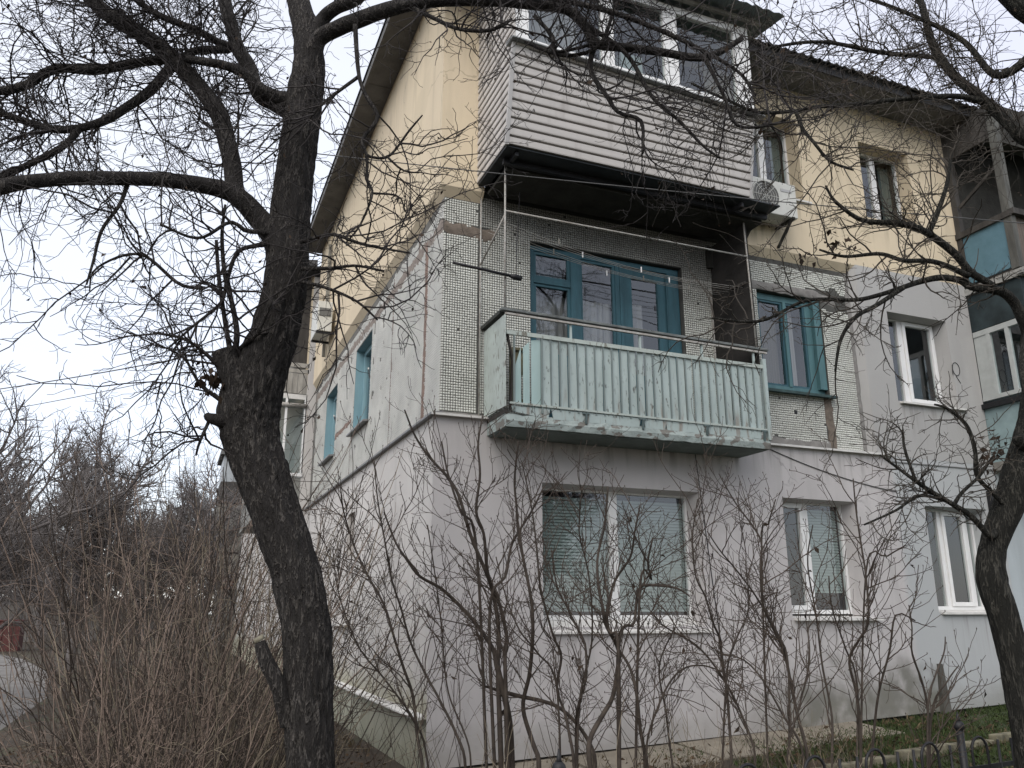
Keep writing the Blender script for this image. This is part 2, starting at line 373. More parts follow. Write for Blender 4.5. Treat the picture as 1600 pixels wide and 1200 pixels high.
for i in range(len(pw)-1):
    a0, b0, c0, d0 = pw[i]; a1, b1, c1, d1 = pw[i+1]
    for k in range(6):
        u0, u1 = k/6, (k+1)/6
        def P(u):
            return (a0+(a1-a0)*u, b0+(b1-b0)*u), (c0+(c1-c0)*u, d0+(d1-d0)*u)
        (l0, r0), (l1, r1) = P(u0), P(u1)
        mb.quad((l0[0], l0[1], -.192), (r0[0], r0[1], -.192), (r1[0], r1[1], -.192), (l1[0], l1[1], -.192))
tag(mb.build('path', ASPH), kind='structure')
# kerb stones along the far edge of the path
k = 0
for i in range(2, 6):
    a0, b0 = pw[i][:2]; a1, b1 = pw[i+1][:2]; L = math.hypot(a1-a0, b1-b0); n_ = int(L)
    for j in range(n_):
        u0, u1 = j/n_, (j+.97)/n_
        q = MB().bar((a0+(a1-a0)*u0-.08, b0+(b1-b0)*u0, -.16), (a0+(a1-a0)*u1-.08, b0+(b1-b0)*u1, -.16), .12, .16)
        q = q.build('kerb_stone', CONC)
        tag(q, kind='structure')

# concrete apron along the house front (broken into slabs)
for i, (x0, x1) in enumerate([(-.05, 1.35), (1.4, 2.7), (2.75, 4.1), (4.15, 5.2)]):
    z = ground_h((x0+x1)/2, 0)+.02
    q = MB().hexa([(x0, -1.0+.05*i, ground_h(x0, 0)-.1), (x1, -.98+.04*i, ground_h(x1, 0)-.1), (x1, -.015, ground_h(x1, 0)-.1), (x0, -.015, ground_h(x0, 0)-.1),
                   (x0, -1.0+.05*i, ground_h(x0, 0)+.015), (x1, -.98+.04*i, ground_h(x1, 0)+.015), (x1, -.015, ground_h(x1, 0)+.05), (x0, -.015, ground_h(x0, 0)+.05)]).build('pavement', mat('apron_concrete', (.27, .24, .19), .95, .2, 3, .6, col2=(.16, .14, .11)))
    tag(q, kind='structure')
q = MB().hexa([(-.9, .05, -.32), (-.09, .05, -.32), (-.09, 9.2, -.32), (-.9, 9.2, -.32), (-.9, .05, -.19), (-.09, .05, -.165), (-.09, 9.2, -.165), (-.9, 9.2, -.19)]).build('pavement', CONC)
tag(q, kind='structure')

# ------------------------------------------------------------------ the apartment house
HOUSE = empty('apartment_building', (4, 4.6, 0), 'three-storey apartment house, yellow render above, mosaic tiles between, grey render below, with balconies', 'building')

def wall_panel(mb, plane, pos, u0, u1, z0, z1, holes, z0f=None):
    """front skin of rectangles around the holes; plane 'y' faces -Y (u=x), plane 'x' faces -X (u=y)"""
    us = sorted(set([u0, u1]+[h[0] for h in holes]+[h[1] for h in holes]))
    zs = sorted(set([z0, z1]+[h[2] for h in holes]+[h[3] for h in holes]))
    us = [u for u in us if u0 <= u <= u1]; zs = [z for z in zs if z0 <= z <= z1]
    for i in range(len(us)-1):
        for j in range(len(zs)-1):
            a, b, c, d = us[i], us[i+1], zs[j], zs[j+1]
            if any(h[0]-1e-6 <= a and b <= h[1]+1e-6 and h[2]-1e-6 <= c and d <= h[3]+1e-6 for h in holes): continue
            c0, c1 = (z0f(a), z0f(b)) if (z0f and j == 0) else (c, c)
            if plane == 'y': mb.quad((a, pos, c0), (b, pos, c1), (b, pos, d), (a, pos, d))
            else: mb.quad((pos, b, c1), (pos, a, c0), (pos, a, d), (pos, b, d))
def reveal(mb, plane, p0, p1, h, splay=(0, 0, 0, 0)):
    """tunnel from the opening h on plane p0 back to p1 (u shrinks by splay l,r,b,t)"""
    u0, u1, z0, z1 = h; a0, a1, b0, b1 = u0+splay[0], u1-splay[1], z0+splay[2], z1-splay[3]
    f = (lambda u, p, z: (u, p, z)) if plane == 'y' else (lambda u, p, z: (p, u, z))
    o = [f(u0, p0, z0), f(u1, p0, z0), f(u1, p0, z1), f(u0, p0, z1)]; i = [f(a0, p1, b0), f(a1, p1, b0), f(a1, p1, b1), f(a0, p1, b1)]
    for k in range(4): mb.quad(o[k], o[(k+1) % 4], i[(k+1) % 4], i[k])

FY = -.08
W1 = (1.17, 3.22, 1.40, 2.93); W2 = (4.44, 5.62, 1.49, 2.93); W3 = (6.82, 7.98, 1.55, 2.94)
W3F = (6.59, 7.74, 4.38, 5.70); YW1 = (4.42, 5.29, 7.18, 8.47); YW2 = (6.45, 7.44, 7.16, 8.42)
DOOR = (1.08, 3.20, 3.60, 5.84); W2F = (4.38, 5.46, 4.34, 5.74)
SW1 = (3.66, 4.88, 4.35, 5.78); SW2 = (6.55, 7.70, 4.32, 5.67)

# ground floor insulation skin (front)
mb = MB(); foot = lambda x: .10+.038*x
wall_panel(mb, 'y', FY, -.08, 8.25, .10, 3.58, [W1, W2, W3], foot)
for h, s_ in ((W1, (.0, .06, 0, .03)), (W2, (.0, .06, 0, .03)), (W3, (.0, .06, 0, .03))): reveal(mb, 'y', FY, .12, h, s_)
mb.quad((-.08, FY, 3.58), (8.25, FY, 3.58), (8.25, .02, 3.58), (-.08, .02, 3.58))
mb.quad((-.08, FY, foot(-.08)), (8.25, FY, foot(8.25)), (8.25, 0, foot(8.25)), (-.08, 0, foot(-.08)))
mb.build('ground_floor_wall', GREYLOW, HOUSE, label='smooth pale grey rendered ground floor wall')
# side, ground floor
GH1 = (3.93, 4.45, 2.35, 3.0); GH2 = (6.9, 7.4, 2.3, 2.95)
mb = MB(); wall_panel(mb, 'x', -.08, -.08, 9.25, .55, 3.58, [GH1, GH2])
for h in (GH1, GH2): reveal(mb, 'x', -.08, .12, h)
mb.quad((-.08, -.08, 3.58), (-.08, 9.25, 3.58), (.02, 9.25, 3.58), (.02, -.08, 3.58))
mb.quad((-.08, FY, .55), (-.08, FY, foot(-.08)), (.0, FY+.001, foot(-.08)), (.0, FY+.001, .55))
mb.build('side_ground_floor_wall', SIDEW, HOUSE, label='pale rendered end wall beside the path')
MB().box(-.05, .1, -.05, 9.25, -.4, .54).build('plinth', PLINTH, HOUSE, label='green stained plinth of the end wall')
MB().hexa([(-.16, -.02, .535), (-.05, -.02, .55), (-.05, 9.25, .55), (-.16, 9.25, .535), (-.16, -.02, .55), (-.05, -.02, .60), (-.05, 9.25, .60), (-.16, 9.25, .55)]).build('plinth_flashing', FLASH, HOUSE)
MB().box(0, 8.25, .0, .3, -.4, .5).build('front_plinth', mat('damp_foundation', (.05, .05, .045), .95, .3, 5, .5), HOUSE)
# small dark objects in the side wall: dark window backs
for h in (GH1, GH2):
    MB().quad((.12, h[0], h[2]), (.12, h[1], h[2]), (.12, h[1], h[3]), (.12, h[0], h[3])).build('vent_panel', mat('brown_panel', (.10, .075, .06), .8, .2, 5, .1), HOUSE)
MB().box(-.17, -.082, 3.9, 5.1, 1.36, 1.385).build('wall_shelf', FLASH, HOUSE, label='short metal shelf on the end wall')

# ledges (flashing) between ground floor and first floor
MB().hexa([(-.13, -.14, 3.575), (6.33, -.14, 3.575), (6.33, 0, 3.582), (-.13, 0, 3.582), (-.13, -.14, 3.60), (6.33, -.14, 3.60), (6.33, 0, 3.625), (-.13, 0, 3.625)]).build('ledge', FLASH, HOUSE)
MB().hexa([(-.14, -.139, 3.575), (-.001, -.139, 3.582), (-.001, 9.25, 3.582), (-.14, 9.25, 3.575), (-.14, -.139, 3.598), (-.001, -.139, 3.623), (-.001, 9.25, 3.623), (-.14, 9.25, 3.598)]).build('ledge', DARKFL, HOUSE)
MB().box(6.33, 8.25, -.095, -.08, 3.50, 3.512).build('render_joint', DARKFL, HOUSE)

# top floor yellow skin
mb = MB()
wall_panel(mb, 'y', FY, -.08, 8.25, 6.33, 8.99, [YW1, YW2, (1.1, 3.1, 6.45, 8.6), (.46, 4.24, 6.33, 6.45)])
reveal(mb, 'y', FY, .16, YW1, (0, 0.0, 0, .0)); reveal(mb, 'y', FY, .16, YW2, (0, .0, 0, .0))
reveal(mb, 'y', FY, .1, (1.1, 3.1, 6.45, 8.6))
mb.quad((-.08, FY, 6.33), (.46, FY, 6.33), (.46, 0, 6.22), (0, 0, 6.22)); mb.quad((4.24, FY, 6.33), (8.25, FY, 6.33), (8.25, 0, 6.22), (4.24, 0, 6.22))
mb.build('top_floor_wall', YEL, HOUSE, label='cream yellow rendered top floor wall')
mb = MB(); wall_panel(mb, 'x', -.08, -.08, 9.25, 6.33, 9.47, [])
mb.quad((-.08, -.08, 6.33), (-.08, 9.25, 6.33), (0, 9.25, 6.22), (0, 0, 6.22))
mb.build('side_top_floor_wall', YEL, HOUSE, label='cream yellow rendered end wall of the top floor')
MB().box(-.105, -.081, 7.8, 8.6, 8.0, 9.2).build('air_duct', YEL, HOUSE)
MB().bar((-.13, 7.7, 6.5), (-.13, 7.7, 8.95), .06, .06).build('wall_pipe', GREYW, HOUSE)
# first floor grey skin right of the mosaic
mb = MB(); wall_panel(mb, 'y', FY-.002, 6.09, 8.25, 3.58, 6.34, [W3F]); reveal(mb, 'y', FY-.002, .12, W3F, (0, .05, 0, .02))
mb.quad((6.09, FY-.002, 3.6), (6.09, FY-.002, 6.32), (6.0, .0, 6.32), (6.0, .0, 3.6))
mb.build('first_floor_wall', GREY, HOUSE, label='grey rendered first floor wall right of the mosaic')
# end of the front at the loggia stack
MB().quad((8.25, FY, .3), (8.25, .6, .3), (8.25, .6, 9), (8.25, FY, 9)).build('return_wall', GREY, HOUSE)

# backing walls + mosaic ---------------------------------------------------------
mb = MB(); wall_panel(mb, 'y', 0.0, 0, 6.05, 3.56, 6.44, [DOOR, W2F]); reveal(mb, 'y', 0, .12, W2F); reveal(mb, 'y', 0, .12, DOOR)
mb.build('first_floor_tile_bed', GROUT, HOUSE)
mb = MB(); wall_panel(mb, 'x', 0.0, 0, 9.25, 3.56, 6.24, [SW1, SW2]); mb.build('side_tile_bed', GROUTL, HOUSE)
for h in (SW1, SW2):
    mb = MB(); reveal(mb, 'x', 0, .22, h); mb.build('window_reveal', BLUEL, HOUSE)
def mosaic(name, plane, u0, u1, z0, z1, pitch, size, th, keep, m):
    nu = int((u1-u0)/pitch); nz_ = int((z1-z0)/pitch)
    U, Z = np.meshgrid(u0+pitch*(np.arange(nu)+.5), z0+pitch*(np.arange(nz_)+.5)); U = U.ravel(); Z = Z.ravel()
    k = np.array([keep(u, z) for u, z in zip(U, Z)]); U = U[k]; Z = Z[k]; n = len(U)
    U = U+RNG.normal(0, .0007, n); Z = Z+RNG.normal(0, .0007, n); T = th*(.75+.5*RNG.random(n)); h = size/2
    V = np.zeros((n, 8, 3)); c = [(-1, -1), (1, -1), (1, 1), (-1, 1)]
    tl = RNG.normal(0, .0006, (n, 2))
    for q, (a, b) in enumerate(c):
        hh = h*.9
        for off, d, s_ in ((0, 0, h), (4, 1, hh)):
            uu = U+a*s_; zz = Z+b*s_; pp = -(T+a*tl[:, 0]+b*tl[:, 1])*d
            if plane == 'y': V[:, off+q] = np.stack([uu, pp, zz], 1)
            else: V[:, off+q] = np.stack([pp, uu, zz], 1)
    F0 = np.array([(4, 5, 6, 7), (0, 1, 5, 4), (1, 2, 6, 5), (2, 3, 7, 6), (3, 0, 4, 7)])
    if plane == 'x': F0 = F0[:, ::-1]
    Fq = (F0[None]+8*np.arange(n)[:, None, None]).reshape(-1, 4)
    return np_mesh(name, V.reshape(-1, 3), Fq, m, HOUSE, HOUSE.location, kind='stuff')
def nz2(x, z, s, o=0): return noise.noise(Vector((x*s, z*s, o)))
def inside(u, z, h, m=.015): return h[0]-m < u < h[1]+m and h[2]-m < z < h[3]+m
def keep_front(u, z):
    if inside(u, z, DOOR) or inside(u, z, W2F): return False
    if z > 6.22 and not .46 < u < 4.2: return False
    j = nz2(u, z, 9)*.05
    if u < 3.75 and 5.76+j < z < 5.90+j and u < .62: return False
    if abs(u-.435) < .012: return False
    if u > 4.2:
        if 5.335+j*.6 < u < 5.465+j*.6 and z < 4.32: return False
        if 5.74 < z < 5.88+j+nz2(u, z, 3)*.08: return False
        if u > 5.4 and 5.60+j < z < 5.85+j: return False
        if z < 3.71+j and u < 5.35: return False
        if z > 6.14+nz2(u, z, 5)*.05: return False
        if u > 5.94+j*.4: return False
    if z < 3.66 and u < .5: return nz2(u, z, 6) > .3
    return nz2(u, z, 14, 5) > -.74 and random.random() > .0008
def keep_side(u, z):
    if inside(u, z, SW1) or inside(u, z, SW2): return False
    j = nz2(u, z, 7)*.06
    if abs(z-(5.88+.01*u)-j) < .05+max(0, nz2(u, z, 3))*.10: return False
    if u < .85 and abs(u-.66-j*.6) < .045 and z < 5.92: return False
    if abs(u-1.02-j*.5) < .04 and z > 5.9: return False
    if abs(u-2.32-j*.4) < .022: return False
    if abs(u-5.0-j*.3) < .03 and z < 4.35: return False
    if 5.0 < u < 6.5 and abs(z-4.62-j) < .035: return False
    if u > 2.2 and nz2(u, z, 5, 9) < -.50: return False
    if z > 6.10+nz2(u, z, 4)*.06: return False
    if u > 8.9: return False
    return nz2(u, z, 16, 5) > -.66 and random.random() > .001
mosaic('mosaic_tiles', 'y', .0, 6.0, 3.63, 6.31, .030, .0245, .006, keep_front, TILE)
mosaic('mosaic_tiles', 'x', .0, 9.2, 3.63, 6.20, .030, .0252, .008, keep_side, TILESIDE)
def strip(mb, plane, pts, w, t, seed):
    """a rough band of smeared mortar along a polyline on a wall"""
    P = []
    for (u0, z0), (u1, z1) in zip(pts[:-1], pts[1:]):
        n_ = max(2, int(math.hypot(u1-u0, z1-z0)/.06))
        for i in range(n_): P.append((u0+(u1-u0)*i/n_, z0+(z1-z0)*i/n_))
    P.append(pts[-1]); vs = []; fs = []
    for i, (u, z) in enumerate(P):
        du, dz = pts[-1][0]-pts[0][0], pts[-1][1]-pts[0][1]; L = math.hypot(du, dz); nu, nz_ = -dz/L, du/L
        a = w*(.5+.35*noise.noise(Vector((i*.35, seed, 0)))); b = w*(.5+.35*noise.noise(Vector((i*.35, seed, 9))))
        for s_, d in ((-a, .0), (-a*.7, t), (b*.7, t), (b, 0.0)):
            uu, zz = u+nu*s_, z+nz_*s_
            vs.append((uu, -d, zz) if plane == 'y' else (-d, uu, zz))
        if i:
            for k in range(3): fs.append((4*i+k-4, 4*i+k-3, 4*i+k+1, 4*i+k))
    mb.add(vs, fs, True)
RBM = mat('red_brown_mortar', (.27, .19, .155), .95, .25, 12, .6); PGM = mat('pink_grey_mortar', (.27, .23, .20), .95, .2, 12, .6)
for i, (pl, pts, w_, t_, m_) in enumerate([('y', [(.0, 5.87), (.25, 5.83), (.62, 5.82)], .15, .007, MORTAR), ('y', [(5.41, 4.33), (5.43, 3.63)], .15, .008, MORTAR),
        ('y', [(4.2, 5.80), (5.4, 5.80), (5.72, 5.72)], .12, .009, MORTARG), ('y', [(4.2, 3.66), (5.4, 3.66)], .12, .007, MORTARG), ('y', [(.0, 3.63), (.9, 3.63)], .04, .004, MORTARG), ('y', [(5.97, 3.62), (5.97, 6.2)], .09, .007, MORTARG),
        ('x', [(.68, 3.66), (.66, 4.2), (.64, 5.2), (.70, 5.92)], .15, .009, RBM), ('x', [(5.0, 4.62), (6.5, 4.62)], .11, .008, RBM),
        ('x', [(0.0, 5.88), (2, 5.9), (9.1, 5.97)], .19, .008, PGM), ('x', [(1.02, 5.93), (1.02, 6.2)], .12, .009, PGM), ('x', [(2.32, 3.64), (2.32, 6.1)], .08, .007, PGM), ('x', [(5.0, 3.64), (5.0, 4.34)], .05, .007, PGM)]):
    mb = MB(); strip(mb, pl, pts, w_, t_, i+1); mb.build('mortar_seam', m_, HOUSE)
MB().box(4.83, 4.87, -.011, 0.0, 4.05, 4.10).build('missing_tile_hole', IRON, HOUSE)

# ---- windows --------------------------------------------------------------------
def frame_ring(mb, plane, p0, p1, h, w):
    u0, u1, z0, z1 = h
    rs = [(u0, u1, z0, z0+w), (u0, u1, z1-w, z1), (u0, u0+w, z0+w, z1-w), (u1-w, u1, z0+w, z1-w)]
    for a, b, c, d in rs:
        if plane == 'y': mb.box(a, b, p0, p1, c, d)
        else: mb.box(p0, p1, a, b, c, d)
def room(plane, h, depth, p, parent, back=ROOM):
    mb = MB(); u0, u1, z0, z1 = h[0]-.25, h[1]+.25, h[2]-.2, h[3]+.2
    f = (lambda u, q, z: (u, q, z)) if plane == 'y' else (lambda u, q, z: (q, u, z))
    A = [f(u0, p, z0), f(u1, p, z0), f(u1, p, z1), f(u0, p, z1)]; B = [f(u0, p+depth, z0), f(u1, p+depth, z0), f(u1, p+depth, z1), f(u0, p+depth, z1)]
    for k in range(4): mb.quad(A[k], A[(k+1) % 4], B[(k+1) % 4], B[k])
    mb.quad(*B); mb.build('room_interior', back, parent)
def pane(plane, p, h, parent, t=.006):
    mb = MB(); u0, u1, z0, z1 = h
    if plane == 'y': mb.quad((u0, p, z0), (u1, p, z0), (u1, p, z1), (u0, p, z1))
    else: mb.quad((p, u1, z0), (p, u0, z0), (p, u0, z1), (p, u1, z1))
    return mb.build('pane', GLASS, parent)
def slats(h, y, parent, m=BLIND, pitch=.036, name='blind'):
    z = h[2]+.01; mb = MB()
    while z < h[3]-.02:
        mb.quad((h[0], y-.012, z), (h[1], y-.012, z), (h[1], y+.010, z+pitch*1.02), (h[0], y+.010, z+pitch*1.02)); z += pitch
    return mb.build(name, m, parent)
def drape(h, y, parent, m, folds=9, name='curtain', amp=.02):
    u0, u1, z0, z1 = h; n_ = folds*6; vs = []; fs = []
    for i in range(n_+1):
        u = u0+(u1-u0)*i/n_; d = amp*math.sin(i/6*2*math.pi+.8*math.sin(i*.4)); vs += [(u, y+d, z0), (u, y+d*.6, z1)]
        if i: fs.append((2*i-2, 2*i, 2*i+1, 2*i-1))
    return MB().add(vs, fs, True).build(name, m, parent)
def pvc_window(h, muls, label, y=.12, fw=.05, sashes=(), sill=None, m=PVC, plane='y', fills=()):
    """outer frame named window; mullions, opening sashes, panes and sill hang under it"""
    h = (h[0]-.045, h[1]+.0, h[2], h[3]+.03)
    mb = MB(); frame_ring(mb, 'y', y+.001, y+.07, h, fw)
    for a, b in muls: mb.box(a, b, y+.002, y+.068, h[2]+fw, h[3]-fw)
    w = mb.build('window', m, HOUSE, label=label, bevel=.004)
    edges = [h[0]+fw]; bays = []
    for a, b in muls: bays.append((edges[-1], a)); edges.append(b)
    bays.append((edges[-1], h[1]-fw))
    for i, (a, b) in enumerate(bays):
        bay = (a, b, h[2]+fw, h[3]-fw)
        if i in sashes:
            sb = MB(); frame_ring(sb, 'y', y-.018, y+.045, bay, .055); sb.build('sash', m, w, bevel=.004); bay = (a+.055, b-.055, bay[2]+.055, bay[3]-.055)
            pane('y', y+.02, bay, w)
        else: pane('y', y+.035, bay, w)
    if sill:
        x0, x1, zt, yo = sill
        MB().hexa([(x0, yo, zt-.045), (x1, yo, zt-.045), (x1, y, zt-.03), (x0, y, zt-.03), (x0, yo, zt-.02), (x1, yo, zt-.02), (x1, y, zt+.01), (x0, y, zt+.01)]).build('sill', FLASH, w)
    room('y', h, 1.4, y+.075, w)
    return w, bays

w, bays = pvc_window((1.19, 3.19, 1.47, 2.90), [(2.10, 2.21)], 'wide white window on the ground floor with lowered grey blinds', sashes=(), sill=None)
MB().hexa([(1.26, -.125, 1.33), (3.26, -.125, 1.33), (3.24, .12, 1.36), (1.26, .12, 1.36), (1.26, -.125, 1.35), (3.26, -.125, 1.35), (3.22, .12, 1.47), (1.2, .12, 1.47)]).build('sill', FLASH, w)
for b in bays: slats((b[0]+.01, b[1]-.01, 1.55, 2.82), .19, w)
w, bays = pvc_window((4.42, 5.58, 1.53, 2.91), [(4.90, 4.99)], 'narrow white ground floor window, left bay dark, right bay with a blind', sashes=(0,), sill=(4.46, 5.78, 1.50, -.16))
slats((4.99, 5.50, 1.78, 2.84), .19, w)
w, bays = pvc_window((6.80, 7.94, 1.58, 2.92), [(7.24, 7.31), (7.74, 7.80)], 'ground floor window behind the leaning tree trunk', sashes=(1,), sill=(6.86, 8.02, 1.57, -.13))
drape((7.8, 7.9, 1.62, 2.9), .2, w, LACE, 2)
w, bays = pvc_window((6.57, 7.71, 4.40, 5.69), [(6.97, 7.06)], 'white first floor window in the grey render', sashes=(1,), sill=(6.62, 7.86, 4.385, -.14))
drape((7.16, 7.26, 4.45, 5.5), .25, w, mat('white_towel', (.6, .6, .6), .9, .05, 3, 0), 2, 'curtain')
w, bays = pvc_window((4.40, 5.31, 7.20, 8.46), [(4.77, 4.88)], 'top floor window beside the siding balcony above the air conditioner', y=.16, sashes=(), sill=(4.46, 5.40, 7.19, -.12), m=PVC)
drape((5.1, 5.28, 7.25, 8.4), .3, w, mat('grey_green_drape', (.16, .19, .18), .9, .1, 4, 0), 3)
w, bays = pvc_window((6.47, 7.48, 7.20, 8.41), [(6.90, 7.00)], 'top floor window in the middle of the yellow wall', y=.16, sashes=(), sill=None)
drape((7.2, 7.42, 7.25, 8.35), .3, w, mat('dark_green_drape', (.10, .12, .115), .9, .1, 4, 0), 3)

# blue wooden balcony window and door
def blue_window():
    y = .06; mb = MB()
    mb.box(1.09, 1.15, y, y+.10, 3.62, 5.83); mb.box(1.15, 3.19, y, y+.10, 5.76, 5.83); mb.box(1.64, 1.77, y-.01, y+.09, 4.0, 5.76)
    mb.box(3.02, 3.19, y, y+.10, 3.62, 5.76); mb.box(2.26, 2.32, y, y+.1, 3.62, 5.76); mb.box(1.15, 2.26, y, y+.1, 3.62, 4.45)
    mb.box(1.15, 1.64, y-.004, y+.09, 5.35, 5.42); mb.box(2.32, 2.36, y-.01, y+.08, 3.62, 5.76)
    w = mb.build('window', BLUE, HOUSE, label='teal wooden balcony window and door above the mint railing', bevel=.003)
    mb = MB(); frame_ring(mb, 'y', y+.015, y+.06, (2.37, 3.01, 3.66, 5.75), .13); mb.box(2.50, 2.88, y+.015, y+.06, 3.8, 4.35)
    mb.box(2.995, 3.012, y-.012, y+.01, 3.7, 5.74)
    w2 = mb.build('door', BLUE, HOUSE, label='teal wooden balcony door with one tall pane', bevel=.003)
    pane('y', y+.04, (2.50, 2.90, 4.35, 5.62), w2)
    for b in ((1.15, 1.64, 5.42, 5.76), (1.15, 1.64, 4.45, 5.35), (1.77, 2.26, 4.45, 5.76)):
        sb = MB(); frame_ring(sb, 'y', y+.012, y+.05, b, .035); sb.build('sash', BLUE, w, bevel=.002)
        pane('y', y+.035, (b[0]+.035, b[1]-.035, b[2]+.035, b[3]-.035), w)
    drape((1.16, 2.28, 4.3, 5.30), .26, w, LACE, 12); drape((2.42, 2.75, 3.9, 5.35), .26, w, LACE, 4)
    drape((1.16, 1.65, 5.44, 5.76), .30, w, mat('slate_blue_net', (.13, .15, .18), .9, .1, 4, 0), 6)
    room('y', (1.15, 3.1, 3.7, 5.8), 2.2, .2, w)
blue_window()
def blue_window2():
    y = .08; mb = MB()
    mb.box(4.38, 5.33, y, y+.10, 5.64, 5.73); mb.box(4.38, 5.46, y-.0, y+.10, 4.35, 4.44); mb.box(4.38, 4.44, y, y+.1, 4.44, 5.64); mb.box(5.24, 5.34, y+.002, y+.1, 4.44, 5.64)
    mb.box(5.34, 5.455, y-.06, y+.10, 4.44, 5.73); mb.box(4.86, 4.91, y-.012, y+.09, 4.44, 5.64)
    w = mb.build('window', mat('green_blue_frame', (.09, .19, .205), .55, .2, 12, .2, col2=(.06, .13, .145), stretch=(1, 1, .2)), HOUSE, label='teal wooden window right of the balcony with a brown curtain', bevel=.003)
    for b in ((4.44, 4.86, 4.44, 5.64), (4.91, 5.24, 4.44, 5.64)):
        sb = MB(); frame_ring(sb, 'y', y+.01, y+.05, b, .03); sb.build('sash', BLUE, w)
        pane('y', y+.035, (b[0]+.03, b[1]-.03, b[2]+.03, b[3]-.03), w)
    drape((4.42, 4.88, 4.4, 5.42), .26, w, CURT, 6); drape((4.93, 5.15, 4.4, 5.64), .24, w, LACE, 3)
    MB().hexa([(4.34, -.10, 4.30), (5.50, -.10, 4.30), (5.50, y, 4.32), (4.34, y, 4.32), (4.34, -.10, 4.335), (5.50, -.10, 4.335), (5.50, y, 4.37), (4.34, y, 4.37)]).build('sill', mat('dark_teal_sill', (.05, .09, .09), .7, .3, 9, .3), w)
    room('y', (4.45, 5.3, 4.4, 5.7), 1.6, .19, w)
blue_window2()
# side windows
def side_window(h, label):
    mb = MB(); frame_ring(mb, 'x', .13, .20, h, .09); um = (h[0]+h[1])/2
    mb.box(.14, .19, um-.03, um+.03, h[2]+.09, h[3]-.09); mb.box(.135, .195, h[0]+.09, um-.03, h[3]-.50, h[3]-.45)
    w = mb.build('window', BLUEL, HOUSE, label=label, bevel=.003)
    pane('x', .17, (h[0]+.09, um-.03, h[2]+.09, h[3]-.09), w); pane('x', .17, (um+.03, h[1]-.09, h[2]+.09, h[3]-.09), w)
    MB().hexa([(-.10, h[0]-.04, h[2]-.04), (-.10, h[1]+.03, h[2]-.04), (.12, h[1]+.03, h[2]-.02), (.12, h[0]-.04, h[2]-.02), (-.10, h[0]-.04, h[2]-.015), (-.10, h[1]+.03, h[2]-.015), (.12, h[1]+.03, h[2]+.02), (.12, h[0]-.04, h[2]+.02)]).build('sill', DARKFL, w)
    MB().bar((-.03, h[0]+.06, h[3]-.62), (.10, h[0]+.55, h[3]-.62), .02, .03).build('hinge_bar', FLASH, w)
    room('x', h, 1.2, .21, w)
side_window(SW1, 'nearer light blue window in the mosaic end wall'); side_window(SW2, 'farther light blue window in the mosaic end wall')

# ---- lower balcony ---------------------------------------------------------------
bx0, bx1, by = .52, 3.86, -.64
slab = MB()
n_ = 34
vs = []; fs = []
for i in range(n_+1):
    x = bx0+(bx1-bx0)*i/n_; j = lambda s_: .012*noise.noise(Vector((i*.8, s_, 2)))
    vs += [(x, -.01, 3.40), (x, by+j(1), 3.395+j(2)), (x, by-.012+j(3), 3.46+j(4)), (x, by+.01+j(5), 3.525+j(6)), (x, by+.05, 3.545+j(7)), (x, -.01, 3.555)]
    if i:
        for k in range(5): fs.append((6*i-6+k, 6*i-5+k, 6*i+1+k, 6*i+k))
fs.append((0, 5, 4, 3, 2, 1)); fs.append(tuple(6*n_+k for k in (0, 1, 2, 3, 4, 5)))
slab.add(vs, fs)
BAL = slab.build('balcony', SLABP, HOUSE, label='open first floor balcony slab with flaking mint paint')
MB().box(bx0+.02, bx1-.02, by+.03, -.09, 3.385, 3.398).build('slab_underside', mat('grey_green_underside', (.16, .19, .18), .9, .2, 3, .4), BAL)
# railing boards, each its own piece
PX0, PX1 = .63, 3.80
base = None
xs = list(np.linspace(.93, 3.80, 28))
def board(x0, x1, zt0, zt1, zb, m=MINT, y=by+.01, t=.008):
    g = .009
    a_, b_, c_, d_ = [random.uniform(-.004, .004) for _ in range(4)]; w_ = random.uniform(-.006, .006); z_ = random.uniform(-.008, .004)
    return MB().hexa([(x0+g+a_, y, zb+z_), (x1-g+b_, y+w_, zb+z_), (x1-g+b_, y+t+w_, zb+z_), (x0+g+a_, y+t, zb+z_), (x0+g+c_, y+w_, zt0), (x1-g+d_, y, zt1), (x1-g+d_, y+t, zt1), (x0+g+c_, y+t+w_, zt0)]).build('railing_panel', m, BAL)
for a_, b_ in zip(xs[:-1], xs[1:]):
    board(a_, b_, 4.40, 4.40, 3.62, y=by+.01+random.uniform(-.004, .004))
MINT2 = mat('newer_mint_paint', (.36, .48, .47), .6, .05, 3, .05)
board(.60, .705, 3.98, 4.27, 3.64, MINT2, y=by+.012); board(.705, .80, 4.27, 4.34, 3.63, MINT2, y=by+.004); board(.80, .93, 4.36, 4.38, 3.62, MINT2, y=by+.008)
mb = MB()
for x in xs: mb.bar((x, by-.002, 3.60), (x, by-.002, 4.42), .013, .013)
for x in (.61, .93): mb.bar((x, by, 3.56), (x, by, 4.42), .02, .02)
mb.build('joint_battens', mat('dull_mint_batten', (.20, .24, .235), .7, .1, 9, 0), BAL, kind='stuff')
mb = MB(); mb.bar((.52, by-.006, 4.415), (3.84, by-.006, 4.40), .016, .045); mb.bar((.56, by-.004, 3.645), (3.83, by-.004, 3.62), .02, .022); mb.build('panel_rail', MINTS, BAL)
MB().hexa([(.45, by-.04, 4.645), (3.93, by-.04, 4.60), (3.93, by+.035, 4.60), (.45, by+.035, 4.645), (.45, by-.04, 4.675), (3.93, by-.04, 4.63), (3.93, by+.035, 4.63), (.45, by+.035, 4.675)]).build('handrail', RAIL, BAL, bevel=.005)
mb = MB(); mb.bar((.50, by-.02, 4.615), (3.90, by-.02, 4.575), .03, .022); mb.build('handrail_bar', STEEL, BAL)
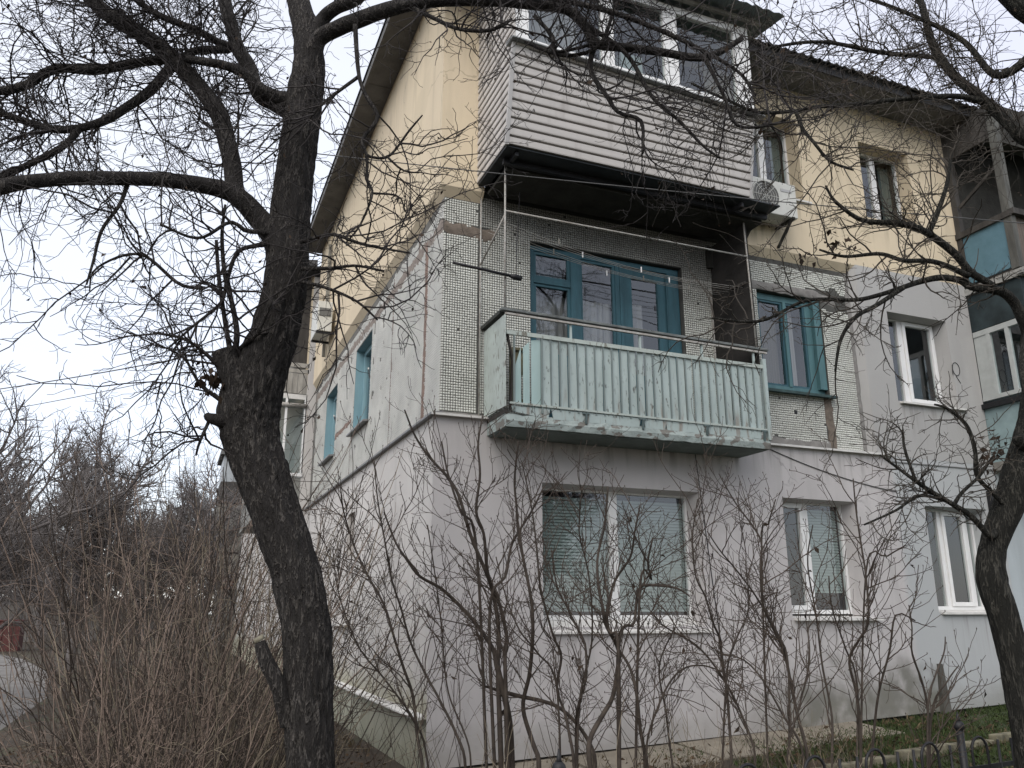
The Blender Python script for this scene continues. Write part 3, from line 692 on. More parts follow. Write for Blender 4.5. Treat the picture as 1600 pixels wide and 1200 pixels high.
MB().hexa([(.46, by+.035, 4.63), (.53, by+.035, 4.63), (.53, -.01, 4.63), (.46, -.01, 4.63), (.46, by+.035, 4.67), (.53, by+.035, 4.67), (.53, -.01, 4.67), (.46, -.01, 4.67)]).build('side_handrail', mat('dark_side_rail', (.05, .055, .05), .8, .3, 12, .5), BAL)
for x in (1.28, 2.15, 2.98, 3.72): MB().bar((x, by, 4.42), (x, by, 4.60), .022, .022).build('railing_post', MINT, BAL)
MB().hexa([(3.84, by-.02, 3.50), (3.885, by-.02, 3.50), (3.885, by+.03, 3.50), (3.84, by+.03, 3.50), (3.84, by-.02, 4.50), (3.885, by-.02, 4.50), (3.885, by+.03, 4.50), (3.84, by+.03, 4.50)]).build('railing_post', MINT, BAL)
# skirting sheets below the boards, with brackets between
for x0, x1, d in ((.60, 1.00, .05), (1.06, 1.42, 0), (1.46, 2.10, 0), (2.18, 2.43, 0), (2.46, 2.94, 0), (3.02, 3.74, 0)):
    MB().hexa([(x0, by+.004, 3.51+d), (x1, by+.004, 3.51), (x1, by+.014, 3.51), (x0, by+.014, 3.51+d), (x0-.02, by+.0, 3.615), (x1+.02, by+.0, 3.615), (x1+.02, by+.01, 3.615), (x0-.02, by+.01, 3.615)]).build('skirt_sheet', MINT, BAL)
for x in (1.44, 2.14, 2.98, 3.78):
    MB().bar((x, by-.02, 3.60), (x, by-.005, 3.49), .022, .022).bar((x-.04, by-.01, 3.605), (x+.04, by-.01, 3.605), .02, .02).build('bracket', mat('dark_mint_bracket', (.12, .16, .16), .7, .2, 12, .2), BAL)
# side panel (leaning out), dark frame behind it
MB().hexa([(.50, by-.035, 3.60), (.51, by-.035, 3.60), (.51, -.03, 3.60), (.50, -.03, 3.60), (.49, by-.035, 4.60), (.50, by-.035, 4.60), (.50, -.03, 4.60), (.49, -.03, 4.60)]).build('side_panel', MINTS, BAL, label='peeling whitish side panel of the balcony')
mb = MB(); mb.bar((.535, by+.02, 4.42), (.60, by+.02, 4.12), .03, .02); mb.bar((.60, by+.02, 4.12), (.575, by+.02, 3.58), .03, .02); mb.bar((.53, by, 3.56), (.53, -.03, 3.56), .03, .05); mb.bar((.53, by, 3.86), (.53, -.05, 3.86), .02, .02)
mb.build('bent_frame', mat('rusty_dark_frame', (.05, .045, .04), .8, .3, 20, .4), BAL)
mb = MB(); frame_ring(mb, 'y', by+.12, by+.16, (.62, .82, 3.7, 4.30), .03); mb.quad((.65, by+.15, 4.0), (.79, by+.15, 4.0), (.79, by+.15, 4.27), (.65, by+.15, 4.27)); mb.build('old_frame', mat('straw_wood', (.30, .27, .17), .8, .2, 12, .2), BAL)
# dark partition at the right end
MB().hexa([(3.80, by+.02, 4.42), (3.83, by+.02, 4.42), (3.67, .0, 3.6), (3.64, .0, 3.6), (3.76, by+.02, 6.30), (3.79, by+.02, 6.30), (3.70, .0, 6.2), (3.67, .0, 6.2)]).build('partition', mat('dark_partition', (.035, .032, .03), .9, .4, 2.2, .5), BAL, label='dark partition sheet at the right end of the balcony')  # sheet coloured near-black all over
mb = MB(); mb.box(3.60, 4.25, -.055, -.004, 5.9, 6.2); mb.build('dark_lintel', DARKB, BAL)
mb = MB(); mb.bar((3.62, -.03, 3.6), (3.62, -.03, 5.6), .02, .02); mb.build('wall_pole', STEEL, BAL)
for x, z0, y_ in ((.505, 4.66, by+.0), (3.79, 4.60, by+.01)): MB().tube([(x, y_, z0), (x if x < 1 else 3.745, y_, 6.40)], .011, 6).build('pole', STEEL, BAL)
MB().tube([(.44, -.03, 3.6), (.44, -.03, 6.30)], .009, 6).build('pole', STEEL, BAL)
MB().tube([(.505, by, 5.83), (3.76, by, 5.83)], .010, 6).build('line_rail', STEEL, BAL)
MB().tube([(.505, by, 5.78), (.44, -.04, 5.42)], .012, 6).build('line_arm', STEEL, BAL)
CL = empty('clothes_line', (2.1, -.35, 5.6), 'bundle of slack clothes lines with pegs under the siding balcony', 'clothes line')
for i in range(6):
    y_ = -.12-.085*i; pts = []
    for k in range(13):
        u = k/12; pts.append((.50+3.22*u, y_, 5.80-.01*i-.30*u-(.10+.02*(i % 3))*math.sin(math.pi*u)+.0*i))
    MB().tube(pts, .0028, 4).build('line', STEEL, CL)
mb = MB().bar((3.70, -.08, 5.51), (3.72, -.60, 5.50), .02, .02); mb.build('line_bar', DARKW, CL)
for i, (x, y_, dz) in enumerate([(1.25, -.3, .05), (1.55, -.45, .06), (1.2, -.55, .04), (2.0, -.2, .1), (2.45, -.3, .13), (2.75, -.4, .14), (3.1, -.3, .13), (2.3, -.5, .1)]):
    u = (x-.5)/3.22; z = 5.78-.30*u-.12*math.sin(math.pi*u)
    MB().box(x-.006, x+.006, y_-.006, y_+.006, z-.055, z+.015).build('peg', PVC if i % 2 else GREYW, CL)
AN = empty('antenna_rod', (.5, -.6, 5.0), 'dark horizontal rod with a blunt end fixed to the balcony pole', 'rod')
MB().tube([(-.10, -.68, 5.09), (.55, -.68, 5.045)], .016, 8).build('rod', IRON, AN)
MB().tube([(.55, -.68, 5.045), (.60, -.68, 5.04), (.68, -.68, 5.032)], [.02, .034, .030], 8).build('rod_end', IRON, AN)
MB().tube([(.62, -.68, 5.05), (.66, -.60, 5.45), (.72, -.55, 6.15)], .005, 5).build('thin_stay', IRON, AN)

# ---- upper balcony with siding -----------------------------------------------------
ux0, ux1 = .38, 3.57
def yf(z): return -1.0-(z-6.42)*.18       # the front flares outward
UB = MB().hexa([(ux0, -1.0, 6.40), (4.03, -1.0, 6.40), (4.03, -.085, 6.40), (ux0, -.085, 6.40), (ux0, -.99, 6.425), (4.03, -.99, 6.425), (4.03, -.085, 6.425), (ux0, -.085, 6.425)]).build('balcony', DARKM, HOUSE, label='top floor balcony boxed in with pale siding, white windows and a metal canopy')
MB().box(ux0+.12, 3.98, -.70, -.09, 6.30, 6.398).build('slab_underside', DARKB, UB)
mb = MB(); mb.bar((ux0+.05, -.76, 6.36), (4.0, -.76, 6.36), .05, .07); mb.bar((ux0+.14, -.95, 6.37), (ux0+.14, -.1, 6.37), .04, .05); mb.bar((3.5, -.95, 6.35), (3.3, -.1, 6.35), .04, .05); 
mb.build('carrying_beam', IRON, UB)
z = 6.43; k = 0; RH = .1015
while k < 12:
    z0, z1 = z, z+RH
    t1 = min(z1, 7.56)
    # slightly sagging board: lower edge proud, upper edge tucked behind the next
    zz = lambda x, q: q - (.17*max(0, (q-7.0))/.5*(x-ux0)/(ux1-ux0))
    a = [(ux0+.01, yf(z0)-.016, zz(ux0, z0)), (ux1, yf(z0)-.016, zz(ux1, z0)), (ux1, yf(z0)-.016, zz(ux1, z0+.012)), (ux0+.01, yf(z0)-.016, zz(ux0, z0+.012))]
    m_ = z0+RH*.86
    mb = MB()
    P = [(yf(z0)+.022, z0+.006), (yf(z0)-.018, z0), (yf(z0)-.022, z0+.012), (yf(m_)-.012, m_-.01), (yf(m_)+.022, m_), (yf(z1)+.022, z1+.006)]
    if k == 11: P = [(q, min(w_, 7.58)) for q, w_ in P]
    vs = []; fs = []
    for x in (ux0+.012, ux1-.005):
        for q, w_ in P: vs.append((x, q, zz(x, w_)))
    n6 = len(P)
    for j in range(n6-1): fs.append((j, j+n6, j+n6+1, j+1))
    fs.append(tuple(range(n6))[::-1]); fs.append(tuple(n6+j for j in range(n6)))
    if z0 < 7.55: mb.add(vs, fs).build('siding_board', VINYL, UB)
    z += RH; k += 1
z = 6.43; k = 0
while z < 8.78:
    z1 = z+RH; m_ = z+RH*.86; y0 = yf(min(z, 7.6))
    P = [(ux0+.022, z+.006), (ux0-.012, z), (ux0-.016, z+.012), (ux0-.006, m_-.01), (ux0+.022, m_), (ux0+.022, z1+.006)]
    vs = []; fs = []
    for y_ in (y0+.004, -.082):
        for q, w_ in P: vs.append((q, y_, w_))
    for j in range(5): fs.append((j+6, j, j+1, j+7))
    fs.append(tuple(range(6))); fs.append(tuple(6+j for j in range(6))[::-1])
    MB().add(vs, fs).build('side_siding_board', VINYL, UB)
    z = z1
mb = MB()
mb.hexa([(ux0-.022, yf(6.42)-.022, 6.415), (ux0+.018, yf(6.42)-.022, 6.415), (ux0+.018, yf(6.42)+.02, 6.415), (ux0-.022, yf(6.42)+.02, 6.415), (ux0-.022, yf(7.56)-.022, 7.56), (ux0+.018, yf(7.56)-.022, 7.56), (ux0+.018, yf(7.56)+.02, 7.56), (ux0-.022, yf(7.56)+.02, 7.56)])
mb.hexa([(ux1-.012, yf(6.42)-.022, 6.415), (ux1+.02, yf(6.42)-.022, 6.415), (ux1+.02, -.1, 6.415), (ux1-.012, -.1, 6.415), (ux1-.012, yf(7.4)-.022, 7.40), (ux1+.02, yf(7.4)-.022, 7.40), (ux1+.02, -.1, 7.40), (ux1-.012, -.1, 7.40)])
mb.build('corner_trim', mat('vinyl_trim', (.42, .41, .40), .5, .05, 3, 0), UB)
MB().hexa([(ux0-.05, yf(7.55)-.10, 7.56), (ux1+.10, yf(7.55)-.10, 7.40), (ux1+.10, -1.1, 7.42), (ux0-.05, -1.1, 7.58), (ux0-.05, yf(7.55)-.10, 7.575), (ux1+.10, yf(7.55)-.10, 7.415), (ux1+.10, -1.1, 7.475), (ux0-.05, -1.1, 7.635)]).build('sill', mat('grey_sill_metal', (.20, .21, .21), .5, .1, 5, 0), UB)
yw = -1.20
mb = MB(); z0_, z1_ = 7.58, 8.72
mb.hexa([(ux0+.02, yw, 7.60), (ux1+.02, yw, 7.45), (ux1+.02, yw+.06, 7.45), (ux0+.02, yw+.06, 7.60), (ux0+.02, yw, 7.68), (ux1+.02, yw, 7.56), (ux1+.02, yw+.06, 7.56), (ux0+.02, yw+.06, 7.68)])
mb.box(ux0+.02, ux1+.02, yw+.001, yw+.061, 8.62, 8.72)
for a_, b_ in ((.40, .56), (1.48, 1.64), (2.33, 2.52), (3.36, 3.59)): mb.box(a_, b_, yw-.002, yw+.062, 7.5, 8.62)
WB = mb.build('balcony_glazing', PVC, UB, label='white window frames of the boxed in balcony')
for a_, b_ in ((.56, 1.48), (1.64, 2.33), (2.52, 3.36)):
    p_ = MB().quad((a_, yw+.03, 7.55), (b_, yw+.03, 7.5), (b_, yw+.03, 8.62), (a_, yw+.03, 8.62)).build('pane', GLASS, UB)
mb = MB(); drape((.60, 1.3, 7.6, 8.6), -.95, UB, LACE, 6); 
for a_, m_ in ((.6, 0),): MB().box(1.9, 2.2, -.9, -.6, 7.6, 8.1).build('stored_box', BLIND, UB)
MB().box(ux0+.05, ux1-.02, -.30, -.09, 6.43, 8.7).build('back_wall', ROOM, UB)
# canopy, corrugated
vs = []; fs = []; n_ = 90
for i in range(n_+1):
    x = .18+3.75*i/n_; w_ = .012*math.cos(i*math.pi/2)
    for y_, zq in ((-1.52, 8.78), (-.60, 8.93), (-.09, 9.0)):
        vs.append((x, y_, zq+w_)); vs.append((x, y_, zq+w_+.006))
    if i:
        for k_ in range(2):
            A = 6*i-6+2*k_; B = 6*i+2*k_; fs.append((A, A+2, B+2, B)); fs.append((A+1, B+1, B+3, A+3))
        fs.append((6*i-6, 6*i, 6*i+1, 6*i-5))
MB().add(vs, fs).build('canopy', GREENM, UB, label='grey green corrugated canopy over the boxed in balcony')
MB().bar((.3, -1.30, 8.75), (3.75, -1.30, 8.75), .04, .05).build('canopy_beam', GREYW, UB)

# ---- roof and eaves ---------------------------------------------------------------------
mb = MB(); mb.hexa([(-.5, -.60, 8.98), (16, -.60, 8.98), (16, FY-.001, 8.985), (-.5, FY-.001, 8.985), (-.5, -.60, 9.0), (16, -.60, 9.0), (16, FY-.001, 9.005), (-.5, FY-.001, 9.005)]); mb.build('eave_board', SOFF, HOUSE)
MB().hexa([(-.5, -.625, 8.96), (16, -.625, 8.96), (16, -.60, 8.96), (-.5, -.60, 8.96), (-.5, -.64, 9.10), (16, -.64, 9.10), (16, -.60, 9.10), (-.5, -.60, 9.10)]).build('fascia', mat('dark_fascia', (.06, .06, .065), .85, .3, 6, .4, stretch=(.3, 1, 1)), HOUSE)
vs = []; fs = []; n_ = 330
for i in range(n_+1):
    x = -.45+16.5*i/n_; w_ = .022*math.cos(i*math.pi/1.5)
    vs += [(x, -.72, 9.07+w_), (x, -.72, 9.085+w_), (4.2+(x+.55)*.72, 4.6, 10.6+w_)]
    if i: A = 3*i-3; B = 3*i; fs += [(A, B, B+1, A+1), (A+1, B+1, B+2, A+2)]
MB().add(vs, fs).build('roof', ROOF, HOUSE, label='dark corrugated slate roof')
MB().hexa([(4.2, 4.6, 10.6), (16, 4.6, 10.6), (16, 9.9, 9.1), (-.4, 9.9, 9.1), (4.2, 4.6, 10.62), (16, 4.6, 10.62), (16, 9.9, 9.12), (-.4, 9.9, 9.12)]).build('roof', ROOF, HOUSE)
# end wall eave: boarded soffit in lengths
y0 = -.1
while y0 < 9.3:
    y1 = min(y0+1.42, 9.35)
    MB().box(-.455, -.081, y0, y1-.012, 9.45, 9.47).build('soffit_board', SOFF, HOUSE); y0 = y1
MB().box(-.50, -.455, -.3, 9.5, 9.42, 9.54).build('fascia', SOFF, HOUSE)
MB().add([(-.52, -.3, 9.56), (-.52, 9.6, 9.56), (4.2, 4.6, 10.6), (4.2, 4.6, 10.6), (-.52, -.3, 9.54), (-.52, 9.6, 9.54)], [(0, 1, 2), (4, 5, 1, 0)]).build('roof', ROOF, HOUSE)
VN = MB(); VN.hexa([(4.86, .0, 9.2), (5.5, .0, 9.2), (5.5, .5, 9.2), (4.86, .5, 9.2), (4.86, .0, 9.55), (5.5, .0, 9.55), (5.5, .5, 9.62), (4.86, .5, 9.62)]); VN = VN.build('roof_vent', ROOF, HOUSE, label='squat dark vent box on the roof edge')
MB().hexa([(4.72, -.12, 9.55), (5.66, -.12, 9.55), (5.66, .62, 9.66), (4.72, .62, 9.66), (4.72, -.12, 9.60), (5.66, -.12, 9.60), (5.66, .62, 9.71), (4.72, .62, 9.71)]).build('vent_cap', ROOF, VN)
# solid core so no light leaks from behind
MB().box(8.3, 16, .3, 9.2, .0, 9.0).build('rear_core', CONC, HOUSE)
MB().quad((0, 9.25, -.4), (16, 9.25, -.4), (16, 9.25, 9.4), (0, 9.25, 9.4)).build('back_wall', CONC, HOUSE)

# thin wire loop sprayed on the wall like a letter mark
mb = MB(); pts = []
for k in range(24):
    an = 2*math.pi*k/20-1.2; pts.append((7.80+.07*math.cos(an), -.086, 4.97+.10*math.sin(an)))
mb.tube(pts, .006, 4); mb.tube([(7.73, -.086, 5.03), (7.72, -.086, 4.88)], .006, 4); mb.tube([(7.78, -.086, 4.86), (7.85, -.086, 4.76)], .006, 4)
mb.build('sprayed_mark', IRON, HOUSE, label='small dark sprayed loop mark like a letter R')

# ---- right-hand loggia stack -----------------------------------------------------------
RB = MB().box(8.26, 11.8, -.95, -.0, 3.50, 3.62).build('loggia', CONC, HOUSE, label='dark stack of enclosed loggias at the right edge')
MB().box(8.26, 11.8, -.95, 0, 6.18, 6.30).build('floor_slab', CONC, RB)
MB().box(8.262, 11.8, -.93, .0, 3.62, 4.40).build('parapet', mat('pale_blue_parapet', (.26, .35, .36), .7, .15, 4, .2), RB)
mb = MB(); mb.box(8.20, 8.29, -.99, -.085, 4.40, 4.47); mb.box(8.29, 11.8, -.99, -.93, 4.40, 4.47); mb.build('dark_rail', IRON, RB)
mb = MB(); mb.box(8.25, 8.31, -.95, -.09, 4.52, 4.58); mb.box(8.25, 8.31, -.95, -.09, 5.50, 5.58)
for y_ in (-.32, -.62, -.93): mb.box(8.252, 8.308, y_-.03, y_+.03, 4.58, 5.50)
mb.box(8.262, 8.30, -.31, -.085, 4.58, 5.5)
mb.build('glazing_frame', mat('grey_white_frame', (.42, .44, .43), .6, .1, 6, .1), RB)
MB().quad((8.28, -.93, 4.58), (8.28, -.30, 4.58), (8.28, -.30, 5.5), (8.28, -.93, 5.5)).build('pane', GLASS, RB)
MB().quad((8.3, -.93, 4.47), (11.8, -.93, 4.47), (11.8, -.93, 5.6), (8.3, -.93, 5.6)).build('pane', GLASS, RB)
MB().box(8.27, 11.8, -.94, .0, 5.60, 6.17).build('dark_band', mat('dark_teal_band', (.03, .045, .05), .8, .3, 4, .2), RB)
mb = MB(); mb.bar((8.24, -.05, 6.22), (8.24, -1.05, 6.22), .03, .10); mb.bar((8.2, -1.0, 6.21), (11.8, -1.0, 6.21), .10, .05); mb.build('white_edge', mat('peeling_white_edge', (.40, .40, .38), .8, .3, 8, .3), RB)
MB().box(8.26, 8.29, -.93, -.09, 6.34, 7.10).build('blue_side_panel', SHEET, RB, label='blue painted side panel of the top loggia')
MB().box(8.30, 11.8, -.95, -.92, 6.34, 7.2).build('front_panel', mat('rusty_front_boards', (.17, .14, .12), .85, .3, 7, .4, stretch=(6, 1, .3)), RB)
mb = MB(); mb.bar((8.24, -.06, 7.14), (8.24, -1.0, 7.14), .05, .09); mb.bar((8.24, -1.0, 7.16), (11.8, -1.0, 7.16), .09, .09)
for x, y_ in ((8.24, -.12), (8.9, -.95)): mb.box(x, x+.09, y_-.05, y_+.05, 6.3, 9.0)
mb.build('loggia_posts', DARKW, RB)
MB().box(8.24, 8.34, -.99, -.87, 6.3, 9.05).build('corner_post', mat('dark_grey_post', (.12, .12, .11), .85, .3, 8, .5, stretch=(1, 1, .2)), RB)
MB().box(8.25, 8.28, -.87, -.13, 8.45, 9.0).build('top_board', DARKW, RB)
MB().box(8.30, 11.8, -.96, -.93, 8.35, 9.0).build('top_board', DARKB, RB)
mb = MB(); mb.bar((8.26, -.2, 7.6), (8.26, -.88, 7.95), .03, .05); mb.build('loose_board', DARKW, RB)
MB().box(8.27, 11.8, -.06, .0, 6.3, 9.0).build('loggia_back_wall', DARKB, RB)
MB().box(8.27, 11.8, -.04, .0, 4.4, 6.2).build('loggia_back_wall', ROOM, RB)
MB().box(8.26, 16, -.06, .3, .1, 3.5).build('lower_wall', PALEBLUE, RB)
MB().box(11.8, 16, -.06, .3, 3.5, 9.0).build('upper_wall', YEL, RB)
gm = MB().box(8.02, 8.24, -.16, -.085, 2.82, 3.20).build('basement_grille', IRON, HOUSE, label='small dark vent grille with pale slats beside the right tree')
for j in range(5): MB().box(8.05, 8.20, -.172, -.162, 2.86+.065*j, 2.885+.065*j).build('slat', mat('pale_slats', (.45, .45, .45), .6, .1, 4, 0) if j == 0 else bpy.data.materials['pale_slats'], gm)
MB().box(8.18, 8.262, -.90, -.081, .25, .95).build('foot_buttress', CONC, RB)
MB().hexa([(6.60, -.16, .22), (6.74, -.16, .22), (6.74, -.081, .22), (6.60, -.081, .22), (6.66, -.12, .92), (6.72, -.12, .92), (6.72, -.081, .92), (6.66, -.081, .92)]).build('render_buttress', mat('mouldy_render', (.13, .125, .11), .95, .3, 5, .4), HOUSE)

# ---- left-hand balcony stack beyond the end wall ---------------------------------------
def back_stack(x1, x0, y0, y1, zr, label, ground=True):
    m1 = mat('aged_white_boards', (.42, .40, .36), .85, .25, 6, .3, stretch=(1, 1, .3)); 
    L = MB().box(x0, x1, y0, y1, 6.13, 6.24).build('loggia', FLASH, HOUSE, label=label)
    n_ = 8
    for i in range(n_):
        a_ = x0+(x1-x0)*i/n_
        MB().box(a_+.006, a_+(x1-x0)/n_-.006, y0+random.uniform(0, .008), y0+.02, 6.26, 6.72).build('board', m1, L)
    MB().box(x0, x1, y0+.0, y0+.02, 6.74, 6.83).box(x0, x1, y0+.0, y0+.02, 6.87, 6.97).box(x0, x0+.02, y0, y1, 6.26, 6.97).build('rail_boards', m1, L)
    MB().tube([(x0, y0-.02, 5.98), (x1, y0-.02, 5.98)], .05, 8).build('pipe', STEEL, L)
    MB().box(x0-.02, x1, y0-.03, y0+.04, 4.40, 4.47).build('sill', PVC, L)
    for x in (x0, (x0+x1)/2, x1-.05): MB().box(x, x+.05, y0, y0+.04, 4.47, 6.13).build('glazing_bar', PVC, L)
    MB().quad((x0, y0+.02, 4.47), (x1, y0+.02, 4.47), (x1, y0+.02, 6.13), (x0, y0+.02, 6.13)).build('pane', GLASS, L)
    MB().quad((x0+.02, y1, 4.47), (x0+.02, y0+.02, 4.47), (x0+.02, y0+.02, 6.13), (x0+.02, y1, 6.13)).build('pane', GLASS, L)
    MB().box(x0, x1, y0+.01, y1, 3.5, 4.38).build('parapet', mat('grey_parapet', (.27, .27, .25), .85, .2, 5, .2), L)
    mb = MB(); mb.box(x0, x0+.08, y0, y0+.08, 6.9, zr); mb.box(x1-.4, x1, y0+.3, y0+.34, 6.97, zr-.1); mb.build('dark_cladding', DARKW, L)
    MB().box(x0+.25, x1, y0+.5, y0+.55, 4.47, 9.2).build('inner_wall', mat('pale_inner', (.35, .35, .34), .9, .1, 3, 0), L)
    mb = MB(); mb.hexa([(x0-.12, y0-.2, zr), (x1, y0-.2, zr+.15), (x1, y1+.6, zr+.15), (x0-.12, y1+.6, zr), (x0-.12, y0-.2, zr+.1), (x1, y0-.2, zr+.3), (x1, y1+.6, zr+.3), (x0-.12, y1+.6, zr+.1)]); mb.build('loggia_roof', SOFF, L)
    MB().box(x1-.02, x1+.6, y0, y1+12, -.3, 9.3).build('rear_wing_wall', SIDEW, L); MB().box(x1-.025, x1-.021, y0, y1+8, 6.4, 9.3).build('rear_wing_top', YEL, L)
back_stack(-.10, -1.02, 9.9, 14.0, 9.15, 'whitish boarded loggia stack behind the big tree at the far end of the end wall')
FB = empty('neighbouring_block', (2, 34, 0), 'farther apartment block with dark boxed balconies seen left of the big trunk', 'building')
MB().box(.3, 9, 33, 48, -.3, 9.2).build('wall', CONC, FB)
MB().box(-.92, .3, 33, 36.5, 8.9, 9.1).build('roof', SOFF, FB)
MB().box(-.75, .3, 33.2, 36.3, 7.6, 8.9).build('glazed_balcony', mat('far_grey_glass', (.35, .37, .38), .4, .2, 2, 0), FB)
MB().box(-.80, .3, 33.1, 36.4, 6.6, 7.6).build('balcony', DARKW, FB)
MB().box(-.9, .3, 33.1, 36.4, 4.3, 6.5).build('balcony', GREYW, FB)
MB().box(-.6, .3, 33.2, 36.4, 3.2, 4.2).build('balcony', mat('far_cream', (.35, .33, .28), .9, .2, 2, 0), FB)
MB().box(-.7, .3, 33.0, 36.4, 2.6, 3.15).build('balcony', mat('far_red_brown', (.13, .07, .05), .9, .2, 2, 0), FB)
MB().box(-.5, .3, 33.2, 36.4, -.3, 2.5).build('lower_wall', CONC, FB)

# ---- air conditioners --------------------------------------------------------------------
def ac_front():
    A = empty('air_conditioner', (4.6, -.3, 6.85), 'white outdoor air conditioner unit beside the pale siding balcony', 'air conditioner')
    x0, x1, y0, y1, z0, z1 = 4.06, 4.84, -.42, -.16, 6.66, 7.16
    MB().box(x0, x1, y0, y1, z0, z1).build('casing', ACW, A, bevel=.012)
    mb = MB(); cx, cz = x0+.27, (z0+z1)/2
    for r in (.21, .17, .13, .09, .05): mb.tube([(cx+r*math.cos(t*math.pi/12), y0-.008, cz+r*math.sin(t*math.pi/12)) for t in range(25)], .004, 4, cap=False)
    for t in range(8): mb.bar((cx, y0-.008, cz), (cx+.21*math.cos(t*math.pi/4), y0-.008, cz+.21*math.sin(t*math.pi/4)), .006, .006)
    mb.build('fan_guard', ACW, A)
    mb = MB(); vs = [(cx+.215*math.cos(t*math.pi/16), y0-.0025, cz+.215*math.sin(t*math.pi/16)) for t in range(32)]; mb.add(vs, [tuple(range(32))]); mb.build('fan_opening', ACG, A)
    for x in (x0+.12, x1-.1): MB().bar((x, y0-.03, z0-.02), (x, -.09, z0-.02), .04, .03).bar((x, y0+.02, z0-.02), (x, -.09, z0-.30), .03, .03).build('bracket', DARKB, A)
    MB().box(x1-.26, x1-.08, y0-.006, y0-.001, z1-.14, z1-.10).build('badge', mat('badge_grey', (.4, .4, .4), .5, .05, 3, 0), A)
ac_front()
A = empty('air_conditioner', (-.4, 6.6, 6.7), 'pale outdoor air conditioner unit high on the yellow end wall', 'air conditioner')
MB().box(-.43, -.15, 6.75, 7.5, 6.72, 7.32).build('casing', ACW, A, bevel=.01)
MB().box(-.40, -.18, 6.738, 6.745, 7.02, 7.18).build('side_vent', ACG, A)
for y_ in (6.8, 7.4): MB().bar((-.43, y_, 6.70), (-.09, y_, 6.70), .04, .04).build('bracket', IRON, A)

def at(px, py, D):
    """point seen at a photo pixel, D metres ahead along the ground"""
    d = (px-800)*R_/1280+(600-py)*U_/1280+F_
    h = np.array([F_[0], F_[1], 0]); h /= np.linalg.norm(h)
    return CAM+d*(D/d.dot(h))
# ---- wires ---------------------------------------------------------------------------------
def wire(name, p, q, sag, r, label, m=IRON, n=24):
    pts = [(p[0]+(q[0]-p[0])*u, p[1]+(q[1]-p[1])*u, p[2]+(q[2]-p[2])*u-sag*4*u*(1-u)) for u in [k/n for k in range(n+1)]]
    o = MB().tube(pts, r, 5).build(name, m); o['label'] = label; o['category'] = 'wire'; return o
WM = mat('grey_cable', (.10, .10, .10), .7, .1, 5, 0)

wire('overhead_wire', at(110, 195, 7.4), at(1640, 352, 8.6), .06, .006, 'thin dark cable crossing in front of the yellow corner and the air conditioner', WM)
wire('overhead_wire', at(-60, 616, 34), at(430, 530, 24), .12, .022, 'upper thick pale cable in the sky left of the big tree', WM)
wire('overhead_wire', at(-60, 652, 33), at(430, 552, 23.5), .12, .014, 'lower thin cable in the sky left of the big tree', WM)
o = wire('wall_cable', (4.25, -.088, 3.55), (6.35, -.088, 3.10), .06, .006, 'slack cable on the grey wall above the narrow ground floor window', WM)
o = wire('wall_cable', (3.18, -.10, 3.38), (3.40, -.10, .9), .01, .006, 'thin vertical cable hanging beside the wide ground floor window', IRON)

# ------------------------------------------------------------------ plants
def tubes_np(P, Rr, sides):
    """P [N,n,3], Rr [N,n] -> vertices, quads"""
    N, n, _ = P.shape
    T = np.empty_like(P); T[:, 1:-1] = P[:, 2:]-P[:, :-2]; T[:, 0] = P[:, 1]-P[:, 0]; T[:, -1] = P[:, -1]-P[:, -2]
    T /= np.linalg.norm(T, axis=2, keepdims=True)+1e-9
    ref = np.zeros((N, 1, 3)); t0 = T.mean(1); ax = np.argmin(np.abs(t0), axis=1); ref[np.arange(N), 0, ax] = 1
    A = np.cross(T, ref); A /= np.linalg.norm(A, axis=2, keepdims=True)+1e-9; B = np.cross(T, A)
    an = 2*np.pi*np.arange(sides)/sides
    V = P[:, :, None, :]+(A[:, :, None, :]*np.cos(an)[None, None, :, None]+B[:, :, None, :]*np.sin(an)[None, None, :, None])*Rr[:, :, None, None]
    i, j, k = np.meshgrid(np.arange(N), np.arange(n-1), np.arange(sides), indexing='ij'); k2 = (k+1) % sides
    Fq = np.stack([(i*n+j)*sides+k, (i*n+j)*sides+k2, (i*n+j+1)*sides+k2, (i*n+j+1)*sides+k], -1).reshape(-1, 4)
    return V.reshape(-1, 3), Fq
def resample(P, Rr, n):
    P = np.asarray(P, float); s = np.concatenate([[0], np.cumsum(np.linalg.norm(np.diff(P, axis=0), axis=1))]); u = np.linspace(0, s[-1], n)
    return np.stack([np.interp(u, s, P[:, k]) for k in range(3)], 1), np.interp(u, s, Rr)
